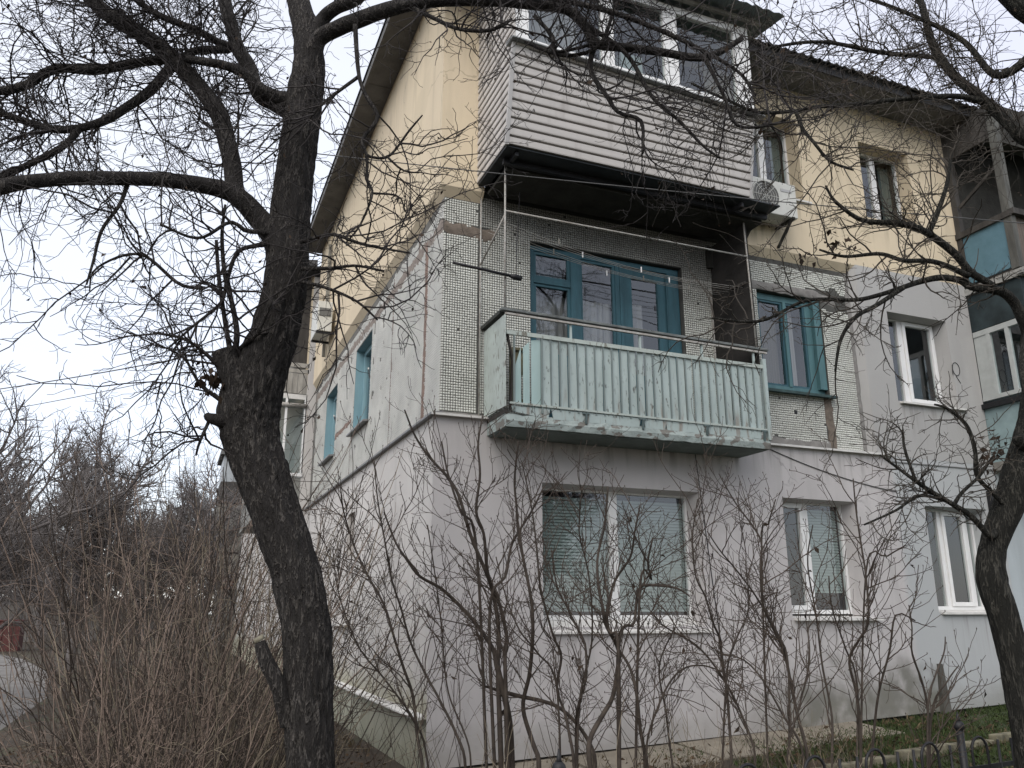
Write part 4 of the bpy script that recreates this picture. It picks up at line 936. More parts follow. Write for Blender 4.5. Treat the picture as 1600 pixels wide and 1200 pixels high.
def grow(P, Rr, count, tlo, thi, ang, length, nseg, bias, wob, r0, r1, rng, lenpow=0.0, weight='len', asp=.3):
    """children on parent paths. P [N,n,3]; returns child paths and radii"""
    N, n, _ = P.shape
    L = np.linalg.norm(np.diff(P, axis=1), axis=2).sum(1)
    w = L if weight == 'len' else np.ones(N); w = w/w.sum()
    idx = rng.choice(N, count, p=w); t = tlo+(thi-tlo)*rng.random(count)
    x = t*(n-1); i0 = np.minimum(x.astype(int), n-2); f = (x-i0)[:, None]
    A = P[idx, i0]; B = P[idx, i0+1]; base = A+(B-A)*f; T = B-A; T /= np.linalg.norm(T, axis=1, keepdims=True)+1e-9
    pr = Rr[idx, i0]*(1-f[:, 0])+Rr[idx, i0+1]*f[:, 0]
    q = rng.normal(size=(count, 3)); q -= T*(q*T).sum(1, keepdims=True); q /= np.linalg.norm(q, axis=1, keepdims=True)
    a = np.radians(ang[0]+(ang[1]-ang[0])*rng.random(count))[:, None]
    d = T*np.cos(a)+q*np.sin(a)
    ln = length[0]+(length[1]-length[0])*rng.random(count)**1.3
    if lenpow: ln = ln*(1-t)**lenpow
    C = np.empty((count, nseg+1, 3)); C[:, 0] = base; bias = np.asarray(bias, float)
    for k in range(nseg):
        d = d+rng.normal(size=(count, 3))*wob+bias/nseg; d /= np.linalg.norm(d, axis=1, keepdims=True)
        C[:, k+1] = C[:, k]+d*(ln/nseg)[:, None]
    rr0 = np.minimum(r0*(.7+.6*rng.random(count)), pr*.85); u = np.linspace(0, 1, nseg+1)[None]
    CR = rr0[:, None]*(1-u)+np.minimum(r1, rr0)[:, None]*u
    return C, CR
def blobs(P, size, rng, k=3):
    """small leaf-like flat shapes hanging at points"""
    n = len(P); a = rng.normal(size=(n, 3)); a[:, 2] -= 1.2; a /= np.linalg.norm(a, axis=1, keepdims=True)
    b = np.cross(a, rng.normal(size=(n, 3))); b /= np.linalg.norm(b, axis=1, keepdims=True)
    s = size*(.6+.8*rng.random(n))[:, None]; c = np.cross(a, b)*s*.15
    V = np.stack([P, P+a*s*.5+b*s*.28+c, P+a*s, P+a*s*.5-b*s*.28+c], 1).reshape(-1, 3)
    return V, (np.arange(n)[:, None]*4+np.arange(4)[None])
def join(parts):
    Vs = []; Fs = []; o = 0
    for V, Fq in parts: Vs.append(V); Fs.append(Fq+o); o += len(V)
    return np.concatenate(Vs), np.concatenate(Fs)

def trunk_mesh(name, pts, rad, m, parent, sides=56, step=.018, ridge=.07, seed=0, ref=None, bumps=()):
    """thick woody tube with furrowed bark relief"""
    P = np.array(pts, float); Rr = np.array(rad, float)
    # Catmull-Rom densify
    Q = [P[0]]; QR = [Rr[0]]
    for i in range(len(P)-1):
        p0 = P[max(i-1, 0)]; p1 = P[i]; p2 = P[i+1]; p3 = P[min(i+2, len(P)-1)]
        for k in range(1, 9):
            t = k/8; Q.append(.5*((2*p1)+(-p0+p2)*t+(2*p0-5*p1+4*p2-p3)*t*t+(-p0+3*p1-3*p2+p3)*t**3)); QR.append(Rr[i]+(Rr[i+1]-Rr[i])*t)
    Q = np.array(Q); L = np.linalg.norm(np.diff(Q, axis=0), axis=1).sum(); n = max(6, int(L/step))
    Q, QR = resample(Q, QR, n)
    vs = []; prev = None; s = 0
    for i in range(n):
        t = Vector(Q[min(i+1, n-1)]-Q[max(i-1, 0)]).normalized()
        if prev is None:
            rf = Vector((0, 0, 1)) if abs(t.z) < .9 else Vector((1, 0, 0)); a = t.cross(rf).normalized()
        else: a = (prev-t*prev.dot(t)).normalized()
        prev = a; b = t.cross(a); c = Vector(Q[i]); r = QR[i]; s = i*step
        for k in range(sides):
            an = 2*math.pi*k/sides; cx, cy = math.cos(an), math.sin(an)
            fr = r/.15 if r > 0 else 1
            v = noise.noise(Vector((cx*7.5*fr+seed, cy*7.5*fr, s*3.6)))
            v2 = noise.noise(Vector((cx*15*fr+seed, cy*15*fr, s*9)))
            g = 1-abs(v)*2; lum = noise.noise(Vector((cx*1.6+seed, cy*1.6, s*1.8)))
            rr = r*(1+ridge*(-.7*g*g+.45*v2)+.08*lum)
            for (bs_, ba, bw, bh) in bumps:
                ds = (s-bs_)/bw; da = math.atan2(math.sin(an-ba), math.cos(an-ba))
                rr += bh*math.exp(-ds*ds-(da*1.3)**2)
            vs.append(c+(a*cx+b*cy)*rr)
    fs = [(i*sides+k, i*sides+(k+1) % sides, (i+1)*sides+(k+1) % sides, (i+1)*sides+k) for i in range(n-1) for k in range(sides)]
    fs.append(tuple(range(sides))[::-1]); fs.append(tuple((n-1)*sides+k for k in range(sides)))
    mb = MB(); mb.add(vs, fs, True)
    return mb.build(name, m, parent)

def px_path(pts, scale=1.0):
    """pts: (px, py, D, r_px) -> world points and radii"""
    P = [at(x, y, D) for x, y, D, r in pts]; Rr = [r*(np.dot(p-CAM, F_))/1280*scale for p, (_, _, _, r) in zip(P, pts)]
    return P, Rr

# ---- the big foreground tree
def big_tree():
    rng = np.random.default_rng(5)
    base = at(487, 1500, 5.0); T = empty('tree', tuple(base), 'big dark bare tree left of the house, with a sawn stump at its fork', 'tree')
    tp = [(492, 1560, 5.0, 52), (487, 1450, 5.0, 43), (484, 1300, 5.0, 39), (484, 1190, 5.0, 38), (481, 1080, 5.0, 38.5), (480, 1000, 5.0, 38.5), (464, 900, 5.0, 39), (430, 800, 5.0, 39.5), (396, 700, 5.0, 42),
          (388, 645, 5.0, 48), (402, 590, 5.0, 44), (427, 525, 5.0, 37), (445, 455, 5.0, 33.5), (450, 390, 5.02, 32), (457, 300, 5.05, 30.5), (470, 200, 5.1, 29), (476, 155, 5.1, 28.5), (483, 100, 5.12, 25), (478, 45, 5.15, 21), (463, -10, 5.2, 17), (452, -90, 5.3, 14), (440, -180, 5.5, 9)]
    P, Rr = px_path(tp); tk = trunk_mesh('trunk', P, Rr, BARK, T, 84, .011, .15, 3)
    L = []
    def limb(pts, sides=18, step=.02, ridge=.06, name='limb'):
        P, Rr = px_path(pts)
        P = np.array(P); P[1:-1] += rng.normal(0, .006, P[1:-1].shape)
        trunk_mesh(name, P, Rr, BARK, T, sides, step, ridge, rng.random()*50); L.append((P, Rr))
    # sawn stump at the fork, small cut snags
    limb([(388, 640, 4.98, 26), (372, 600, 4.93, 24), (357, 570, 4.9, 21), (351, 549, 4.9, 20)], 28, .012, .10, 'stump')
    limb([(372, 655, 4.95, 18), (350, 660, 4.88, 12), (328, 652, 4.85, 8), (322, 648, 4.84, 5)], 18, .012, .12, 'stump')
    limb([(452, 1130, 4.95, 16), (436, 1075, 4.9, 13), (418, 1032, 4.87, 12), (406, 1003, 4.85, 9)], 20, .012, .14, 'stump')
    P, _ = px_path([(406, 1001, 4.85, 9), (403, 995, 4.845, 9)]); MB().tube([P[0], P[1]], [.034, .028], 12).build('saw_cut', CUT, T)
    limb([(440, 395, 5.0, 24), (425, 365, 4.98, 20), (404, 338, 4.95, 18), (378, 313, 4.9, 16), (349, 296, 4.85, 14), (262, 282, 4.7, 11.5), (150, 280, 4.5, 11), (75, 282, 4.4, 11), (11, 290, 4.3, 12), (-60, 312, 4.2, 11), (-150, 330, 4.1, 8)])
    limb([(385, 318, 4.92, 15), (369, 298, 4.95, 14), (362, 262, 5.0, 14), (357, 225, 5.0, 14), (337, 176, 5.0, 14), (311, 137, 5.0, 13), (281, 105, 5.0, 13), (258, 80, 5.0, 13), (225, 56, 4.95, 13), (169, 20, 4.9, 12), (130, -12, 4.9, 11), (60, -70, 4.8, 8)])
    limb([(290, 98, 5.0, 8), (262, 95, 5.0, 8), (225, 99, 5.0, 7), (150, 110, 4.9, 8), (86, 109, 4.85, 7), (37, 134, 4.8, 7), (-20, 142, 4.7, 7), (-120, 120, 4.6, 5)])
    limb([(300, 90, 5.0, 8), (277, 97, 5.0, 8), (258, 115, 5.0, 8), (232, 139, 5.0, 8), (195, 166, 4.95, 7), (161, 188, 4.9, 7), (124, 201, 4.9, 6), (75, 201, 4.85, 6), (0, 178, 4.8, 5), (-80, 150, 4.7, 4)])
    limb([(124, 201, 4.9, 6), (101, 229, 4.85, 5.5), (49, 255, 4.8, 5), (0, 278, 4.7, 5), (-60, 300, 4.6, 4)])
    limb([(468, 168, 5.1, 22), (450, 158, 5.08, 16), (432, 151, 5.05, 12), (409, 140, 5.0, 9.5), (379, 112, 4.95, 8), (350, 100, 4.9, 7), (326, 95, 4.85, 7), (292, 92, 4.9, 6)])
    limb([(450, 172, 5.1, 16), (428, 160, 5.1, 12), (405, 148, 5.1, 11.5), (390, 105, 5.15, 11), (371, 75, 5.2, 11), (360, 37, 5.25, 10.5), (353, 0, 5.3, 10), (350, -60, 5.4, 8)])
    limb([(365, 75, 5.2, 8), (340, 62, 5.1, 6), (307, 48, 5.0, 5.5), (262, 30, 4.9, 5), (225, 8, 4.85, 5), (190, -20, 4.8, 4)])
    limb([(356, 78, 5.2, 6), (335, 77, 5.1, 6.5), (305, 80, 5.05, 6), (280, 92, 5.0, 5)])
    limb([(486, 98, 5.1, 18), (499, 62, 5.05, 13), (530, 40, 5.0, 12.5), (562, 30, 4.95, 12), (600, 19, 4.9, 11.5), (641, 7, 4.9, 11), (700, 0, 4.9, 10), (780, 0, 4.9, 9), (837, 6, 4.9, 8.5), (885, 16, 4.9, 8), (916, 38, 4.9, 8), (930, 66, 4.9, 7.5), (975, 76, 4.9, 7), (1025, 81, 4.9, 6.5), (1100, 88, 4.9, 6), (1160, 60, 4.9, 4)])
    limb([(488, 62, 5.12, 15), (505, 30, 5.1, 10.5), (525, 13, 5.05, 10), (555, -2, 5.0, 10), (600, -40, 5.0, 8)])
    limb([(640, -30, 5.2, 6), (760, -25, 5.0, 5.5), (860, -5, 4.8, 5), (960, 20, 4.7, 4.4), (1060, 60, 4.7, 3.6), (1150, 110, 4.7, 2.6), (1180, 150, 4.7, 2.5)], 12)
    # thinner traced branches
    def br(pts, sides=8): limb(pts, sides, .04, .03, 'branch')
    br([(434, 372, 4.95, 5), (416, 364, 4.9, 4), (385, 362, 4.85, 3.8), (360, 350, 4.8, 3), (310, 370, 4.7, 2.5), (250, 350, 4.6, 2)])
    br([(430, 380, 4.95, 5), (395, 384, 4.85, 3.6), (370, 395, 4.8, 3.2), (356, 440, 4.8, 3), (345, 470, 4.8, 2.6), (300, 510, 4.8, 2), (262, 545, 4.8, 1.5)])
    br([(366, 555, 4.9, 5), (372, 520, 4.85, 4.5), (365, 480, 4.85, 4), (350, 425, 4.8, 3.5), (345, 370, 4.8, 3), (352, 320, 4.8, 2)])
    br([(360, 552, 4.9, 4.5), (352, 500, 4.85, 3.5), (340, 430, 4.8, 3), (338, 375, 4.75, 2.5)])
    br([(385, 585, 4.95, 6), (376, 545, 4.9, 4), (405, 520, 4.8, 3), (425, 470, 4.7, 2)])
    br([(352, 590, 4.9, 4), (330, 560, 4.85, 3), (285, 530, 4.8, 2.6), (240, 520, 4.75, 2)])
    br([(345, 625, 4.9, 4), (310, 600, 4.85, 2.5), (290, 560, 4.8, 2)])
    br([(328, 655, 4.87, 3), (312, 690, 4.8, 2.2), (306, 712, 4.8, 1.6)])
    br([(320, 450, 4.8, 3), (280, 445, 4.75, 2.8), (220, 400, 4.7, 2.4), (150, 420, 4.7, 1.6), (140, 455, 4.7, 1)])
    br([(200, 285, 4.6, 4), (186, 320, 4.6, 3), (160, 360, 4.6, 2.8), (148, 410, 4.6, 2.2), (135, 445, 4.6, 1.5)])
    br([(470, 378, 4.9, 4), (500, 370, 4.85, 3), (525, 367, 4.8, 2.8), (560, 380, 4.8, 2.6), (600, 388, 4.8, 2), (640, 395, 4.8, 1.4)])
    br([(472, 420, 4.9, 4), (515, 416, 4.8, 3), (560, 416, 4.75, 2.4), (600, 424, 4.7, 1.8)])
    br([(470, 440, 4.9, 3), (510, 450, 4.8, 2.6), (560, 470, 4.8, 2), (590, 500, 4.8, 1.4)])
    br([(555, 40, 4.9, 4), (560, 115, 4.8, 3.2), (572, 148, 4.8, 3), (591, 182, 4.8, 3), (565, 218, 4.8, 2.8), (572, 246, 4.8, 2.6), (571, 280, 4.8, 2.4), (583, 302, 4.8, 2), (560, 350, 4.8, 1.6), (540, 380, 4.8, 1.2)])
    br([(571, 243, 4.8, 2.4), (605, 245, 4.8, 2.2), (640, 205, 4.8, 1.8), (660, 180, 4.8, 1.2)])
    br([(605, 245, 4.8, 2), (628, 265, 4.8, 1.6), (655, 270, 4.8, 1)])
    br([(583, 302, 4.8, 2), (622, 305, 4.8, 1.6), (632, 330, 4.8, 1)])
    br([(560, 120, 4.85, 3), (505, 160, 4.85, 2.4), (480, 190, 4.85, 1.8)])
    br([(640, 10, 4.9, 4), (680, 30, 4.85, 3.4), (720, 45, 4.8, 3), (765, 48, 4.8, 3), (800, 30, 4.8, 2.4)])
    br([(930, 66, 4.9, 5), (925, 110, 4.85, 4), (950, 150, 4.8, 3.4), (965, 175, 4.8, 3), (1000, 190, 4.8, 3), (1004, 240, 4.8, 2.2)])
    br([(915, 38, 4.9, 4), (980, 85, 4.85, 3.6), (1020, 150, 4.8, 3.2), (1060, 190, 4.8, 2.8), (1100, 230, 4.8, 2.2), (1126, 247, 4.8, 1.6)])
    br([(835, 25, 4.9, 3.5), (865, 60, 4.85, 3), (870, 80, 4.8, 2.6), (930, 68, 4.8, 2.6)])
    br([(820, 65, 4.9, 2.5), (880, 86, 4.85, 3), (935, 70, 4.85, 3), (960, 20, 4.8, 3), (975, -20, 4.8, 3)])
    br([(1100, 88, 4.9, 3.6), (1130, 150, 4.9, 2.8), (1155, 196, 4.9, 2.4), (1222, 190, 4.9, 2.2), (1240, 170, 4.9, 1.5)])
    # twigs
    roots = [(P, R) for P, R in L if max(R) < .075][2:]
    PP = []; RR = []
    for P, R in roots:
        a, b = resample(P, R, 14); PP.append(a); RR.append(b)
    PP = np.array(PP); RR = np.array(RR)
    A, AR = grow(PP, RR, 640, .12, 1, (25, 80), (.25, 1.2), 8, (0, 0, -.10), .22, .0064, .0023, rng)
    def pix(P): q = P-CAM; z_ = q@F_; return 800+1280*(q@R_)/z_, 600-1280*(q@U_)/z_
    ex, ey = pix(A[:, -1]); mx_, my_ = pix(A[:, 4])
    bad = ((ex > 740) & (ex < 1330) & (ey > 165) | (mx_ > 760) & (mx_ < 1250) & (my_ > 190)) & (rng.random(len(A)) < .82)
    bad |= (mx_ > 485) & (mx_ < 720) & (my_ > 60) & (my_ < 560) & (rng.random(len(A)) < .72)
    bad |= (mx_ > 180) & (mx_ < 430) & (my_ > 320) & (my_ < 640) & (rng.random(len(A)) < .50)
    bad |= (my_ > 330) & (mx_ < 180) & (rng.random(len(A)) < .4)
    A = A[~bad]; AR = AR[~bad]
    Ax, AxR = grow(PP, RR, 420, .12, 1, (25, 80), (.25, 1.2), 8, (0, 0, -.06), .22, .0062, .0024, rng)
    mx_, my_ = pix(Ax[:, 4]); k_ = (mx_ < 440) & (my_ < 300); A = np.concatenate([A, Ax[k_]]); AR = np.concatenate([AR, AxR[k_]])
    B, BR = grow(A, AR, 3600, .15, 1, (25, 75), (.12, .55), 6, (0, 0, .0), .24, .0034, .0016, rng, .25)
    Ctw, CR = grow(np.concatenate([B]), np.concatenate([BR]), 7500, .1, 1, (30, 85), (.03, .20), 4, (0, 0, -.05), .30, .0023, .0014, rng)
    D_, DR = grow(PP, RR, 900, .05, 1, (40, 90), (.02, .10), 3, (0, 0, 0), .3, .0028, .0016, rng)
    V1, F1 = tubes_np(A, AR, 5); V2, F2 = tubes_np(B, BR, 4); V3, F3 = tubes_np(Ctw, CR, 3); V4, F4 = tubes_np(D_, DR, 3)
    V, Fq = join([(V1, F1), (V2, F2), (V3, F3), (V4, F4)])
    o = np_mesh('twigs', V, Fq, TWIG, T, base, kind='stuff', smooth=True)
    k = rng.choice(len(Ctw), 420, replace=False); V, Fq = blobs(Ctw[k, -1], .03, rng)
    k = rng.choice(len(B), 60, replace=False); V2, F2 = blobs(B[k, -1], .045, rng); V, Fq = join([(V, Fq), (V2, F2)])
    np_mesh('seed_pods', V, Fq, LEAF, T, base, kind='stuff')
    # tuft of dead leaves by the stump
    c = at(335, 590, 4.88); V, Fq = blobs(c+rng.normal(0, .05, (40, 3)), .07, rng); np_mesh('dead_leaves', V, Fq, LEAF, T, base, kind='stuff')
    return T
big_tree()

def right_tree():
    rng = np.random.default_rng(8)
    base = at(1625, 1290, 5.9); T = empty('tree', tuple(base), 'crooked dark tree at the right edge with long arching branches over the windows', 'tree')
    tp = [(1632, 1330, 5.9, 30), (1612, 1180, 5.9, 25), (1600, 1105, 5.9, 24), (1583, 1020, 5.9, 23), (1564, 950, 5.9, 23), (1550, 905, 5.9, 22.5), (1552, 855, 5.9, 19), (1572, 800, 5.9, 22), (1592, 745, 5.9, 26), (1612, 680, 5.9, 24), (1622, 600, 5.9, 21), (1615, 530, 5.9, 17), (1625, 420, 5.9, 15), (1640, 300, 5.9, 14), (1650, 180, 5.9, 13), (1640, 60, 5.9, 13), (1590, 10, 5.9, 13), (1530, -50, 5.9, 11)]
    P, Rr = px_path(tp); trunk_mesh('trunk', P, Rr, BARKR, T, 56, .015, .11, 33)
    L = []
    def limb(pts, sides=12, step=.03, ridge=.05, name='limb'):
        P, Rr = px_path(pts); P = np.array(P); P[1:-1] += rng.normal(0, .006, P[1:-1].shape)
        trunk_mesh(name, P, Rr, BARKR, T, sides, step, ridge, rng.random()*50); L.append((P, Rr))
    limb([(1612, 700, 5.85, 14), (1597, 690, 5.8, 10), (1588, 682, 5.78, 9)], 14, .015, .1, 'stump')
    limb([(1614, 530, 5.9, 12), (1600, 500, 5.85, 9), (1585, 474, 5.8, 8), (1562, 456, 5.75, 7.5), (1517, 449, 5.7, 6), (1500, 436, 5.7, 5.5), (1469, 434, 5.6, 5), (1440, 440, 5.6, 4.5), (1412, 449, 5.5, 4), (1375, 460, 5.5, 3.5), (1337, 471, 5.5, 3.2), (1262, 471, 5.5, 2.8), (1187, 501, 5.5, 2.4), (1112, 497, 5.5, 1.6)])
    limb([(1412, 449, 5.5, 4), (1370, 475, 5.45, 3.5), (1337, 497, 5.4, 3.2), (1312, 530, 5.4, 2.8), (1305, 580, 5.4, 1.6)])
    limb([(1560, 456, 5.75, 6), (1540, 440, 5.7, 6), (1514, 425, 5.65, 6), (1490, 395, 5.6, 6), (1450, 367, 5.55, 5.5), (1425, 352, 5.5, 5.5), (1394, 349, 5.5, 5), (1360, 345, 5.5, 4), (1337, 337, 5.45, 3.4), (1305, 313, 5.4, 2.4), (1290, 290, 5.4, 1.5)])
    limb([(1450, 367, 5.55, 4.5), (1470, 330, 5.5, 4), (1478, 290, 5.5, 3), (1486, 240, 5.5, 2)])
    limb([(1514, 431, 5.65, 5), (1460, 410, 5.6, 4), (1412, 405, 5.5, 3.4), (1375, 395, 5.5, 3), (1320, 400, 5.5, 2.4), (1280, 390, 5.5, 1.6)])
    limb([(1645, 230, 6.0, 12), (1600, 214, 6.0, 10), (1577, 195, 6.0, 8.5), (1525, 150, 6.1, 7.5), (1487, 116, 6.2, 7), (1457, 67, 6.3, 6), (1442, 19, 6.4, 5.5), (1425, -40, 6.5, 4)])
    limb([(1535, 160, 6.05, 5), (1500, 150, 6.0, 4.2), (1450, 152, 5.95, 3.8), (1394, 156, 5.9, 3.6), (1319, 163, 5.8, 3.4), (1275, 166, 5.8, 3), (1244, 174, 5.8, 3), (1187, 176, 5.7, 2.8), (1140, 160, 5.7, 2.4), (1080, 130, 5.7, 1.8)])
    limb([(1465, 90, 6.3, 4), (1430, 88, 6.2, 3.6), (1375, 81, 6.1, 3.4), (1300, 67, 6.0, 3), (1244, 67, 6.0, 2.6), (1180, 80, 6.0, 2)])
    limb([(1244, 174, 5.8, 3.2), (1256, 200, 5.75, 3), (1272, 220, 5.7, 2.6), (1300, 250, 5.7, 2.2), (1334, 266, 5.7, 1.4)])
    limb([(1640, 60, 5.9, 9), (1560, 120, 6.1, 6), (1500, 60, 6.2, 4), (1400, 10, 6.3, 3), (1300, -20, 6.3, 2)])
    limb([(1555, 830, 5.85, 6), (1544, 838, 5.8, 5), (1517, 806, 5.75, 4.4), (1491, 788, 5.7, 4), (1450, 765, 5.65, 3.6), (1431, 752, 5.6, 3), (1400, 730, 5.6, 2.2), (1375, 711, 5.6, 1.6)])
    limb([(1570, 790, 5.85, 4), (1550, 770, 5.8, 3.6), (1528, 745, 5.75, 3.4), (1525, 704, 5.7, 3.2), (1510, 665, 5.7, 3), (1484, 641, 5.7, 2.4), (1460, 632, 5.7, 1.6)])
    limb([(1491, 788, 5.7, 3.4), (1505, 770, 5.7, 2.8), (1530, 745, 5.7, 2.4), (1550, 715, 5.7, 1.8)])
    limb([(1431, 752, 5.6, 2.6), (1412, 700, 5.6, 2.2), (1410, 672, 5.6, 1.4)])
    limb([(1484, 785, 5.7, 2.6), (1440, 775, 5.65, 2.4), (1400, 800, 5.6, 2), (1350, 820, 5.6, 1.4)])
    limb([(1620, 480, 5.9, 8), (1600, 560, 5.6, 5), (1612, 640, 5.5, 4)])
    PP = []; RR = []
    for P, R in L[1:]:
        a, b = resample(P, R, 14); PP.append(a); RR.append(b)
    PP = np.array(PP); RR = np.array(RR)
    lowk = slice(10, 15); 
    A, AR = grow(PP[:10], RR[:10], 240, .1, 1, (25, 75), (.15, .8), 7, (0, 0, .05), .24, .0060, .0024, rng)
    A2, AR2 = grow(PP[10:15], RR[10:15], 70, .1, 1, (30, 80), (.12, .40), 6, (0, 0, .15), .24, .0048, .0022, rng)
    A = np.concatenate([A, resamp_many(A2, 8)]); AR = np.concatenate([AR, resamp_many(AR2[:, :, None], 8)[:, :, 0]])
    B, BR = grow(A, AR, 1300, .15, 1, (25, 80), (.06, .36), 5, (0, 0, .08), .25, .0036, .0018, rng, .2)
    C_, CR = grow(B, BR, 2600, .1, 1, (30, 85), (.02, .12), 3, (0, 0, 0), .3, .0024, .0015, rng)
    # high weeping twigs against the sky
    H, HR = grow(PP[5:10], RR[5:10], 150, .0, 1, (30, 90), (.4, 1.3), 8, (0, 0, .1), .22, .0052, .002, rng)
    H2, HR2 = grow(H, HR, 900, .1, 1, (25, 80), (.15, .6), 6, (0, 0, -.6), .16, .0030, .0014, rng)
    V, Fq = join([tubes_np(A, AR, 5), tubes_np(B, BR, 4), tubes_np(C_, CR, 3), tubes_np(H, HR, 4), tubes_np(H2, HR2, 3)])
    np_mesh('twigs', V, Fq, TWIGR, T, base, kind='stuff', smooth=True)
    k = rng.choice(len(H2), 350, replace=False); V, Fq = blobs(H2[k, -1], .03, rng)
    cc = np.concatenate([at(x, y, 5.7)+rng.normal(0, .05, (n, 3)) for x, y, n in ((1550, 715, 22), (1560, 690, 14), (1300, 370, 10), (1250, 395, 8), (1310, 380, 12))]); V2, F2 = blobs(cc, .055, rng); V, Fq = join([(V, Fq), (V2, F2)])
    np_mesh('dead_leaves', V, Fq, LEAF, T, base, kind='stuff')
def resamp_many(P, n):
    m = P.shape[1]; x = np.linspace(0, m-1, n); i = np.minimum(x.astype(int), m-2); f = (x-i)[None, :, None]
    return P[:, i]*(1-f)+P[:, i+1]*f
right_tree()

# ---- shrubs in front of the house: traced main stems, grown side shoots
def shrub(label, D, stems, seed, nA=60, nB=260, nC=500, group=None, up=.35, m=STEM, mt=STEMT, lenA=(.2, .8), k=.34):
    stems = [[(q[0]+0, q[1], q[2]*k+.4) for q in st] for st in stems]
    nA = int(nA*.7); nB = int(nB*.55); nC = int(nC*.5)
    rng = np.random.default_rng(seed)
    cx = np.mean([s[0][0] for s in stems]); g = ground_z(cx, D); base = at_ground(cx, D)
    T = empty('shrub', tuple(base), label, 'shrub', group); PP = []; RR = []
    for s in stems:
        P, Rr = px_path([(x, y, D+dd, r) for (x, y, r, dd) in norm(s)])
        # foot of the stem down to the soil
        foot_ = at_ground(s[0][0]+(s[0][0]-cx)*-.3, D); P = [foot_]+list(P); Rr = [Rr[0]*1.25]+list(Rr)
        trunk_mesh('stem', P, Rr, m, T, 9, .05, .04, rng.random()*40)
        a, b = resample(P, Rr, 16); PP.append(a); RR.append(b)
    PP = np.array(PP); RR = np.array(RR)
    A, AR = grow(PP, RR, nA, .30, .98, (18, 50), lenA, 8, (0, 0, up), .13, .0044, .0024, rng)
    allp = np.concatenate([resamp_many(PP, 9), A]); allr = np.concatenate([resamp_many(RR[:, :, None], 9)[:, :, 0], AR])
    B, BR = grow(allp, allr, nB, .25, 1, (22, 60), (.10, .42), 6, (0, 0, up), .15, .0031, .0019, rng)
    C_, CR = grow(B, BR, nC, .2, 1, (25, 65), (.03, .16), 4, (0, 0, up*.6), .18, .0025, .0017, rng)
    bud = B[:, -1]; BU = np.stack([bud, bud+np.array([0, 0, .006]), bud+np.array([0, 0, .014])], 1); BUR = np.tile(np.array([[.003, .0045, .001]]), (len(bud), 1))
    V, Fq = join([tubes_np(A, AR, 5), tubes_np(B, BR, 4), tubes_np(C_, CR, 3), tubes_np(BU, BUR, 4)])
    np_mesh('shoots', V, Fq, mt, T, base, kind='stuff', smooth=True)
    k = rng.choice(len(B), max(2, len(B)//45), replace=False); V, Fq = blobs(B[k, -1], .06, rng); np_mesh('dead_leaves', V, Fq, LEAF, T, base, kind='stuff')
    return T
def ground_z(px, D): p = at(px, 1300, D); return ground_h(p[0], p[1])
def at_ground(px, D):
    lo, hi = 900, 2200
    for _ in range(30):
        m_ = (lo+hi)/2; p = at(px, m_, D)
        if p[2] > ground_h(p[0], p[1])-.03: lo = m_
        else: hi = m_
    return at(px, lo, D)
def norm(s):
    n = len(s); out = []
    for i, q in enumerate(s): out.append((q[0], q[1], q[2] if len(q) > 2 else 4.2*(1-i/(n))+1.2, q[3] if len(q) > 3 else .12*math.sin(i*.9+s[0][0])))
    return out
shrub('shrub with two long leaning stems in front of the pale end wall', 6.6, [
    [(660, 1197, 7), (652, 1150, 6.5), (645, 1087, 6), (630, 1042, 5.5), (617, 1000, 5), (600, 945, 4.5), (575, 900, 4), (556, 860, 3.4), (549, 840, 3), (537, 800, 2.4), (532, 760, 1.6)],
    [(727, 1197, 6), (712, 1145, 5.5), (685, 1090, 5), (667, 1057, 4.6), (642, 1005, 4), (627, 952, 3.6), (612, 905, 3.2), (602, 850, 2.6), (590, 780, 2), (585, 720, 1.4)],
    [(668, 1190, 4), (650, 1130, 3.6), (600, 1060, 3), (560, 1010, 2.4), (530, 930, 1.8), (520, 860, 1.2)],
    [(735, 1180, 3), (700, 1080, 2.8), (690, 980, 2.4), (680, 900, 2), (668, 820, 1.4)]], 21, 90, 380, 700)
shrub('tallest shrub, its dark stems rising along the house corner beneath the balcony', 6.8, [
    [(800, 1197, 8), (797, 1137, 8), (790, 1095, 7.5), (777, 1042, 7), (772, 1018, 5.5), (758, 995, 4.6), (740, 970, 4.2), (712, 940, 4), (687, 918, 3.6), (655, 900, 3.2), (636, 875, 2.8), (618, 847, 2.2), (600, 800, 1.6)],
    [(778, 1042, 5.5), (780, 1015, 5), (779, 985, 5), (775, 950, 4.8), (767, 915, 4.6), (759, 893, 4.4), (735, 835, 4), (717, 775, 3.6), (699, 745, 3.2), (669, 712, 2.6), (648, 680, 2), (632, 640, 1.4)],
    [(790, 1070, 5), (789, 1025, 4.6), (792, 1000, 4.4), (786, 965, 4.2), (777, 934, 4), (762, 895, 3.8), (756, 835, 3.4), (744, 799, 3), (750, 742, 2.6), (747, 694, 2.2), (754, 650, 1.4)],
    [(842, 1197, 6), (832, 1160, 5.6), (817, 1105, 5), (827, 1055, 4.6), (832, 1000, 4.2), (831, 945, 3.8), (819, 880, 3.2), (810, 835, 3), (807, 790, 2.6), (804, 750, 2.2), (810, 690, 1.6)],
    [(930, 1190, 5), (880, 1110, 4), (800, 1085, 5), (750, 1070, 1.4)],
    [(765, 960, 3.4), (790, 900, 3), (800, 850, 2.6), (830, 800, 2), (850, 760, 1.2)],
    [(745, 860, 3), (720, 800, 2.6), (700, 740, 2), (690, 690, 1.4)]], 22, 150, 620, 1200, k=.6)
